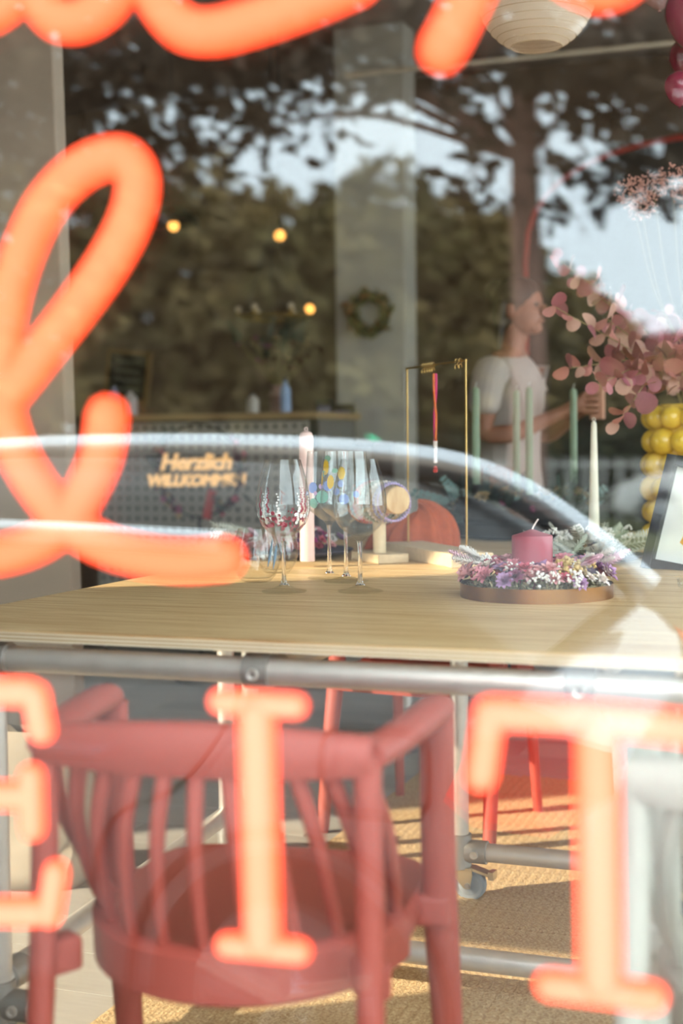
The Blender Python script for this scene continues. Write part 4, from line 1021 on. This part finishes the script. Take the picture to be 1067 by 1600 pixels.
for s in (-1,1): hm.ball(hc_+Vector((-.012,s*.072,-.01)), (.02,.01,.03), 10)
bm_ = bmesh.new(); bm_.from_mesh(bodym); tmp = hm.mesh('h'); bm_.from_mesh(tmp); me = bpy.data.meshes.new('body'); bm_.to_mesh(me); bm_.free()
pp_ = aty(812, 560, 4.15)
per = thing('person', 'person in a white T-shirt and dark trousers looking down to the right', 'person', (pp_.x-.05, 4.15, 0), R(-12))
me.materials.append(mat('skin', '#8a5742', .55))
body = obj('body', me, None, per, sharp=0)
ey = MB()
for s in (-1,1): ey.ball(hc_+Vector((.074,s*.028,.008)), (.009,.012,.007), 8)
obj('eyes', ey, mat('eye_dark', '#2a1c16', .3), body)
# hair with a bun and a loose strand
hr = MB().ball(hc_+Vector((-.022,0,.032)), (.096,.082,.088), 22).ball(hc_+Vector((-.055,0,-.02)), (.06,.07,.075), 16).ball(hc_+Vector((-.1,0,.07)), (.042,.042,.042), 14)
for s in (-1,1): hr.tube(spline([hc_+Vector((-.04,s*.06,.03)), hc_+Vector((-.05,s*.075,-.06)), hc_+Vector((-.06,s*.07,-.16))], 5), [.03,.03,.028,.026,.024,.022,.02,.018,.015,.012,.01], 8)
obj('hair', hr, mat('hair_brown', '#2b1d17', .6, bump=.3, scale=60), per, sharp=0)
# T-shirt and trousers
V = []; E_ = []
pel = chain([(0,0,.82,.15)]); ch_ = chain([(.0,0,.90,.142),(.0,0,.98,.13),(.01,0,1.10,.125),(.02,0,1.22,.132),(.015,0,1.315,.105)], pel)
for s in (-1,1): chain([(.01,s*.10,1.31,.075),(.01,s*.165,1.285,.068),(.005,s*.19,1.20,.064),(.0,s*.195,1.13,.062)], ch_)
sm_ = skin('t_shirt', V, E_); sm_.materials.append(mat('cotton_white', '#a0928b', .85)); obj('t_shirt', sm_, None, per, sharp=0)
V = []; E_ = []
pel = chain([(0,0,.95,.125)]); pl2 = chain([(0,0,.84,.13)], pel)
for s in (-1,1): chain([(0,s*.085,.78,.105),(.01,s*.09,.62,.092),(.02,s*.09,.46,.075),(.0,s*.09,.28,.07),(-.012,s*.09,.10,.062)], pl2)
sm_ = skin('trousers', V, E_); sm_.materials.append(mat('denim_dark', '#2b2a33', .85)); obj('trousers', sm_, None, per, sharp=0)
obj('shoes', MB().ball((.05,.095,.035), (.12,.042,.035), 14).ball((.05,-.095,.035), (.12,.042,.035), 14), M_black, per)
Mp = Matrix.Translation(per.location) @ Matrix.Rotation(R(-12), 4, 'Z')
t = thing('gift_box', 'small peach-coloured box held in the hands of the person', 'box', Mp @ Vector((.355,0,1.13)), R(-12))
obj('box_body', MB().box((0,0,.045), (.05,.022,.11)), mat('peach_card', '#c08a72', .7), t, smooth=False, bevel=.003); obj('lid', MB().box((0,0,.105), (.054,.026,.022)), mat('peach_card', '#c08a72', .7), t, smooth=False, bevel=.002)

# ================================================================ outside: what the window mirrors
GZ = -.40
struct('sidewalk', MB().box((-2, -.72, GZ/2-.24), (60, 1.2, .02)).box((-2,-.7,GZ-.04), (60,1.2,.1)), mat('paving', '#8e8a84', .9, var=.1, scale=3), smooth=False)
struct('road', MB().box((-2, -31.3, GZ-.12), (140, 60, .1)), mat('asphalt', '#5c5a58', .9, var=.1, scale=2), smooth=False)
struct('lawn', MB().box((-12, -33, GZ-.07), (110, 30, .1)), mat('grass', '#5d6038', .95, var=.2, scale=1), smooth=False)
# parked car
def make_car(paint, label, group=None):
    t = bpy.data.objects.new('parked_car', None); COL.objects.link(t); tag(t, label, 'car', group)
    # x: length (rear at 0, front at -4.25), y: 0 at the near flank, width 1.78 towards -y, z from the road
    st = [  # x, half width low, belt z, roof z (0 = no roof), roof half width, bottom z
        (0.0,.70,.66,.0,0,.34),(-.05,.80,.80,.0,0,.26),(-.12,.86,.90,.0,0,.24),(-.22,.885,.965,1.02,.78,.22),(-.40,.89,.965,1.17,.73,.22),(-.62,.89,.96,1.31,.70,.22),(-.9,.89,.955,1.38,.68,.22),
        (-1.5,.89,.945,1.415,.67,.22),(-2.2,.89,.935,1.41,.66,.22),(-2.6,.885,.925,1.36,.67,.22),(-2.95,.88,.92,1.17,.70,.22),(-3.2,.875,.91,.96,.74,.22),(-3.5,.86,.87,.0,0,.22),(-3.9,.82,.78,.0,0,.22),(-4.15,.72,.66,.0,0,.26),(-4.25,.58,.56,.0,0,.34)]
    W = .89; bod = MB(); n = None
    for (x, hw, bz, rz, rw, b) in st:
        h = bz-b
        half = [(0,b),(hw*.9,b),(hw*.985,b+.05),(hw,b+h*.42),(hw*.985,b+h*.62),(hw*.965,b+h*.86),(hw*.93,bz),(hw*.86,bz+.012),(hw*.4,bz+.02 if not rz else bz+.012),(0,bz+.025 if not rz else bz+.012)]
        ring = [(x, -W+q, z) for q, z in half]+[(x, -W-q, z) for q, z in half[-2:0:-1]]
        n = len(ring); bod.v += ring
    for i in range(len(st)-1):
        for j in range(n): bod.f.append((i*n+j, i*n+(j+1) % n, (i+1)*n+(j+1) % n, (i+1)*n+j))
    bod.f += [tuple(range(n-1,-1,-1)), tuple((len(st)-1)*n+j for j in range(n))]
    body = obj('body', bod, paint, t, sub=1, sharp=40)
    gl = MB(); k = 0; rf = MB()
    G = [s for s in st if s[3]]
    for (x, hw, bz, rz, rw, b) in G:
        ze = bz+(rz-bz)*.62
        a = [(x,-W+hw*.90,bz+.0),(x,-W+(hw*.90*.35+rw*.65),bz+(ze-bz)*.65),(x,-W+rw+.015,ze)]
        gl.v += a+[(q[0],-2*W-q[1],q[2]) for q in a[::-1]]
        e = [(x,-W+rw+.028,ze-.012),(x,-W+rw+.012,ze+.025),(x,-W+rw*.8,rz-.02),(x,-W+rw*.4,rz-.003),(x,-W,rz)]
        rf.v += e+[(q[0],-2*W-q[1],q[2]) for q in e[-2::-1]]
    for i in range(len(G)-1):
        for j in (0,1,3,4): gl.f.append((i*6+j, i*6+j+1, (i+1)*6+j+1, (i+1)*6+j))
        for j in range(8): rf.f.append((i*9+j, i*9+j+1, (i+1)*9+j+1, (i+1)*9+j))
    obj('side_window', gl, mat('tinted_glass', '#0e0d0e', .08, spec=.22), t, sharp=60); obj('roof', rf, mat('roof_black', '#1c1b1e', .35, spec=.3), t, sub=1, sharp=60)
    for sd in (0, 1):
        P = [(x+.07*sd, (-W+rw+.03) if sd == 0 else (-W-rw*.55), (bz+(rz-bz)*.62+.012) if sd == 0 else rz+.012) for (x, hw, bz, rz, rw, b) in (G if sd else G[3:])]
        obj('highlight_tube', MB().tube(spline(P, 4), .03 if sd == 0 else .05, 12), mat('highlight_chrome', '#f4f6f8', .3, 1.0), t)  # tubes added along the roof to make its bright mirrored bands
    pil = MB()
    for x, lean in ((-.62,.12),(-1.72,.02),(-2.75,-.25)):
        for s in (0,1):
            y0, y1 = (-.082, -.19) if s == 0 else (-2*W+.082, -2*W+.19)
            pil.tube([(x+lean*.6, y0, .955), (x-lean*.2, (y0+y1)/2+(.012 if s == 0 else -.012), 1.15), (x-lean, y1, 1.22)], [.045 if x > -1 else .03]*3, 8, flat=(1,.35))
    obj('pillar_trim', pil, M_black, t)
    obj('window_trim', MB().tube([(-.35,-.075,.968),(-1.2,-.078,.962),(-2.2,-.08,.942),(-3.1,-.09,.92)], .009, 6), mat('chrome_trim', '#2a2a2c', .2, .6), t)
    tl = MB()
    for s in (0,1):
        f_ = (lambda y: y) if s == 0 else (lambda y: -2*W-y)
        P = [(-.36,-.012,.76),(-.30,-.014,.88),(-.14,-.05,.885),(-.055,-.12,.85),(-.05,-.12,.76),(-.16,-.03,.70),(-.3,-.008,.715)]
        c = Vector((0,0,0)); 
        for q in P: c += Vector((q[0], f_(q[1]), q[2]))/len(P)
        tl.v += [(q[0], f_(q[1]+.018), q[2]) for q in P]+[c+Vector((0, .03 if s == 0 else -.03, 0))]; n0 = len(tl.v)-8
        tl.f += [(n0+i, n0+(i+1) % 7, n0+7) for i in range(7)]
    obj('tail_light', tl, mat('lens_red_glow', '#c4101c', .12, coat=1.0, emit=(1.0,.02,.03), estr=1.6), t, sharp=0)  # red lens made to glow in place of the sunlight it reflects
    for x in (-.70, -3.42):
        for y in (-.1, -2*W+.1):
            sg = 1 if y > -1 else -1; M = Matrix.Rotation(R(90), 3, 'X')
            wh = obj('wheel', MB().lathe([(.2,-.1),(.3,-.1),(.315,-.07),(.315,.07),(.3,.1),(.2,.1)], 40, (x,y,.315), M, closed=True), mat('tyre', '#1d1c1c', .8), t)
            rm = MB().tube([(x+.205*math.cos(a), y+sg*.085, .315+.205*math.sin(a)) for a in bez(0,2*math.pi,37)[:-1]], .012, 8, closed=True)
            for k in range(5):
                a = 2*math.pi*k/5+.3; rm.tube([(x, y+sg*.085, .315), (x+.2*math.cos(a), y+sg*.09, .315+.2*math.sin(a))], [.03,.018], 8)
            obj('rim', rm, mat('alloy', '#c9c9cc', .25, 1.0), wh)
            obj('wheel_arch', MB().tube([(x+.35*math.cos(a), .003 if sg > 0 else -2*W-.003, .315+.35*math.sin(a)) for a in bez(R(-15), R(195), 24)], .012, 6), M_black, t)
    # fuel flap, door seams, handle
    def seam(nm, pts, r=.006, cl=False): obj(nm, MB().tube(spline(pts, 5) if not cl else pts, r, 5, closed=cl), M_black, t)
    fx, fz = -.50, .80; P = []
    for i in range(32):
        a = 2*math.pi*i/32; c, s = math.cos(a), math.sin(a); P.append((fx+.112*math.copysign(abs(c)**.45,c), .004+.003, fz+.085*math.copysign(abs(s)**.45,s)))
    seam('fuel_flap', P, .0065, True)
    seam('door_seam', [(-.80,-.035,.95),(-.83,.0,.86),(-.93,.01,.74),(-1.08,.012,.66),(-1.15,.008,.45),(-1.17,-.01,.28)])
    seam('door_seam', [(-1.78,-.04,.94),(-1.78,.005,.75),(-1.79,.012,.5),(-1.82,-.01,.26)])
    seam('door_seam', [(-2.85,-.05,.92),(-2.83,.0,.75),(-2.82,.008,.5),(-2.8,-.012,.26)])
    for x in (-1.2, -2.2): obj('door_handle', MB().tube([(x-.1,.008,.80),(x-.07,.035,.805),(x+.07,.035,.805),(x+.1,.008,.80)], .013, 8), paint, t)
    return t
paint = mat('paint_slate', '#8d939c', .25, .2, coat=1.0)
car = make_car(paint, 'dark slate hatchback parked at the kerb, mirrored in the window', 'parked cars')
car.location = (-.385, -1.6, GZ)
c2 = copy_tree(car, swap=None); c2.location = (.6, -21.2, GZ); tag(c2, 'white-bodied car parked across the road on the right', 'car', 'parked cars')
pw = mat('paint_white', '#d9dcdf', .25, coat=1.0)
def repaint(root, newm):
    for o in root.children_recursive:
        if o.type == 'MESH' and o.data.materials and o.data.materials[0] == paint:
            d = o.data.copy(); d.materials.clear(); d.materials.append(newm); o.data = d
repaint(c2, pw)
c3 = copy_tree(c2); c3.location = (-14.5, -21.3, GZ); tag(c3, 'white-bodied car parked across the road on the left', 'car', 'parked cars')
# white fence across the road
fn = thing('railing_fence', 'low white railing fence along the far side of the road', 'fence', (-6, -23.5, GZ))
fm_ = mat('fence_white', '#c9c6c0', .6)
for z in (.25, 1.0): obj('fence_rail', MB().box((0,0,z), (22,.05,.06)), fm_, fn, smooth=False)
pk_ = MB().box((0,0,.55), (.07,.04,1.1)).mesh('fence_post', False); pk_.materials.append(fm_)
for i in range(74): o = bpy.data.objects.new('fence_post', pk_); link(o, fn); o.location = (-11+.3*i, 0, 0)
# traffic light
tp_ = aty(587, 690, 26.0)
t = thing('traffic_light', 'traffic light showing green across the road', 'traffic light', (tp_.x, -26.0, GZ))
obj('pole', MB().tube([(0,0,0), (0,0,tp_.z-GZ-.3)], .05, 10), M_black, t); obj('housing', MB().box((0,0,tp_.z-GZ+.2), (.3,.22,.95)), M_black, t, smooth=False, bevel=.02)
for k, (c, s) in enumerate((((0.0,.9,.45),14.0), ((.1,.08,.0),.3), ((.1,.01,.0),.3))): obj('lamp', MB().ball((0,.11,tp_.z-GZ-.0+.28*k-.04), (.12,.05,.12), 12), emission('signal_%d' % k, c, s), t)
# trees
def leaves(mb, blobs, per, L, W):
    for (c, r) in blobs:
        c = Vector(c)
        for _ in range(max(14, int(-per*r[0]*r[2])) if per < 0 else per):
            d = rvec(); d = d.normalized()*(d.length**.5)
            p = c+Vector((d.x*r[0], d.y*r[1], d.z*r[2])); mb_leaf(mb, p, rvec(), rvec(), L*rnd(.6,1.3), W*rnd(.7,1.2))
def mb_leaf(mb, c, d, up, L, W):
    d = d.normalized(); s = d.cross(up); s = s.normalized() if s.length > 1e-4 else d.orthogonal().normalized(); n = len(mb.v)
    mb.v += [tuple(c), tuple(c+d*L*.5+s*W*.5), tuple(c+d*L), tuple(c+d*L*.5-s*W*.5)]; mb.f.append((n, n+1, n+2, n+3))
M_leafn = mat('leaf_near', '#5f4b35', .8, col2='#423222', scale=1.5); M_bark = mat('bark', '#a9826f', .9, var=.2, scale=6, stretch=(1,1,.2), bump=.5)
def near_tree(label, x, y, r, blobs, per, limbs):
    t = thing('street_tree', label, 'tree', (x, y, GZ), 0, 'street trees')
    obj('trunk', MB().tube(spline([(0,0,0),(.0,0,.4),(.03,0,2.5),(.0,.05,4.4),(.1,.1,6.2)], 5), [r*1.35,r*1.25,r*1.15,r*1.05]+[r*(1-.025*i) for i in range(17)], 16), M_bark, t)
    for P, rr in limbs: obj('branch', MB().tube(spline(P, 5), [rr*(1-.8*i/(5*(len(P)-1))) for i in range(5*(len(P)-1)+1)], 8), M_bark, t)
    mb = MB(); leaves(mb, [b for b in blobs], per, .22, .13); o = obj('crown', mb, M_leafn, t, smooth=False, sharp=0); return t
def px3(px, py, Y): 
    p = aty(px, py, Y); return Vector((p.x, -p.y, p.z))
T1 = px3(825, 500, 13); base = Vector((T1.x, -13, GZ))
bl = []
def blob(px, py, Y, rx, ry, rz): bl.append((px3(px, py, Y)-base, (rx, ry, rz)))
for px, py, rx, rz in ((-60,120,1.0,1.0),(20,40,1.0,.7),(130,70,1.0,.8),(250,40,1.0,.7),(350,110,.8,.6),(200,170,.8,.5),(300,190,.6,.35),(430,40,.9,.5),(410,190,.35,.2),(100,200,.7,.5),(50,150,.8,.6),(330,40,.9,.6),(160,250,.6,.35),(270,260,.5,.25),(480,120,.5,.3),(540,50,.8,.45),(630,70,.7,.45),(590,130,.4,.18),(700,110,.45,.3),(720,30,.8,.4),
                       (660,155,.25,.16),(770,90,.5,.4),(745,200,.16,.3),(775,290,.14,.3),(735,300,.12,.16),(900,50,.9,.5),(1000,60,.9,.6),(1080,140,.8,.7),(960,160,.5,.3),(1050,230,.6,.25),(900,130,.35,.25),(885,230,.18,.35),(870,300,.14,.3),(940,280,.2,.10),(905,335,.22,.08),(1040,290,.7,.2),(1000,255,.5,.22),(450,235,.2,.15),(500,200,.25,.12)):
    blob(px, py, rnd(11.5,13.5), rx, 1.0, rz)
    if py < 150: blob(px+rnd(-40,40), py-25, rnd(11.5,13.5), rx*.9, 1.0, rz*.8)
limbs = [([Vector((0,0,4.2)), (Vector((0,0,4.6))+bl[k][0])/2+Vector((0,0,.3)), bl[k][0]], .045) for k in range(2, len(bl), 6)]
near_tree('large street tree with drooping dark foliage, its trunk mirrored beside the person', base.x, base.y, .19, bl, -560, limbs)
# far trees
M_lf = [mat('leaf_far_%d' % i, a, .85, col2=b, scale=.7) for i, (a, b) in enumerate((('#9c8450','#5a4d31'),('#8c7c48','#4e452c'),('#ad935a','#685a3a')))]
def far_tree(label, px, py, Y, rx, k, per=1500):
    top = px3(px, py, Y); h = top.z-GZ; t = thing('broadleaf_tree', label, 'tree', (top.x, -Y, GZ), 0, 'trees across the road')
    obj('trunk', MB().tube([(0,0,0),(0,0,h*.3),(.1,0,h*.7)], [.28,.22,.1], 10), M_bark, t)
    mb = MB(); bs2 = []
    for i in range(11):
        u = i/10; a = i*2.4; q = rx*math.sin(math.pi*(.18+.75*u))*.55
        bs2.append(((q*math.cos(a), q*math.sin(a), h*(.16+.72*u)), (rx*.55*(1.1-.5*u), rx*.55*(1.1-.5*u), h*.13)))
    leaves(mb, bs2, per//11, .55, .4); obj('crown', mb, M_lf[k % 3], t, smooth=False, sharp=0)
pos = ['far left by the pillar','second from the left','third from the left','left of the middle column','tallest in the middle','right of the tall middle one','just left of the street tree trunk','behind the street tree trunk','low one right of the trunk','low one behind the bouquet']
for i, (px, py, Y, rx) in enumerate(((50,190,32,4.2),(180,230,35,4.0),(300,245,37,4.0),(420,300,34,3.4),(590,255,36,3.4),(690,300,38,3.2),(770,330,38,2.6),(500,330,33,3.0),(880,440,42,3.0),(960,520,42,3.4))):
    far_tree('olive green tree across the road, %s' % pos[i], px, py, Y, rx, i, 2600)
hedge = MB(); 
for i in range(26): leaves(hedge, [((-24+1.05*i, -25.5+.3*math.sin(i), GZ+.75), (.8,.6,.85))], 330, .3, .2)
tag(obj('hedge', hedge, mat('hedge_green', '#4a4a2b', .9, col2='#2f3020', scale=2), None, smooth=False, sharp=0), 'dark clipped hedge behind the white fence across the road', 'hedge')
# brick house far right
hb = px3(1060, 560, 55); t = thing('brick_house', 'distant red brick house with tiled roof behind the bouquet', 'house', (hb.x+4, -58, GZ))
hH = px3(1045, 575, 55).z-GZ; 
obj('wall', MB().box((0,0,hH/2), (13,8,hH)), mat('brick_red', '#8c5148', .9, var=.12, scale=3), t, smooth=False)
rfm = MB(); rfm.add([(-7,4.4,hH),(7,4.4,hH),(7,-4.4,hH),(-7,-4.4,hH),(-5,0,hH+1.6),(5,0,hH+1.6)], [(0,1,5,4),(1,2,5),(2,3,4,5),(3,0,4),(3,2,1,0)]); obj('roof', rfm, mat('tile_red', '#7a3f36', .9), t, smooth=False)
for i in range(5):
    wn = obj('window', MB().box((-5+2.5*i,4.02,hH*.55), (1.1,.1,1.4)), mat('house_white', '#c8c4bc', .7), t, smooth=False); obj('pane', MB().box((-5+2.5*i,4.08,hH*.55), (.9,.04,1.2)), mat('house_glass', '#3a4048', .1), wn, smooth=False)
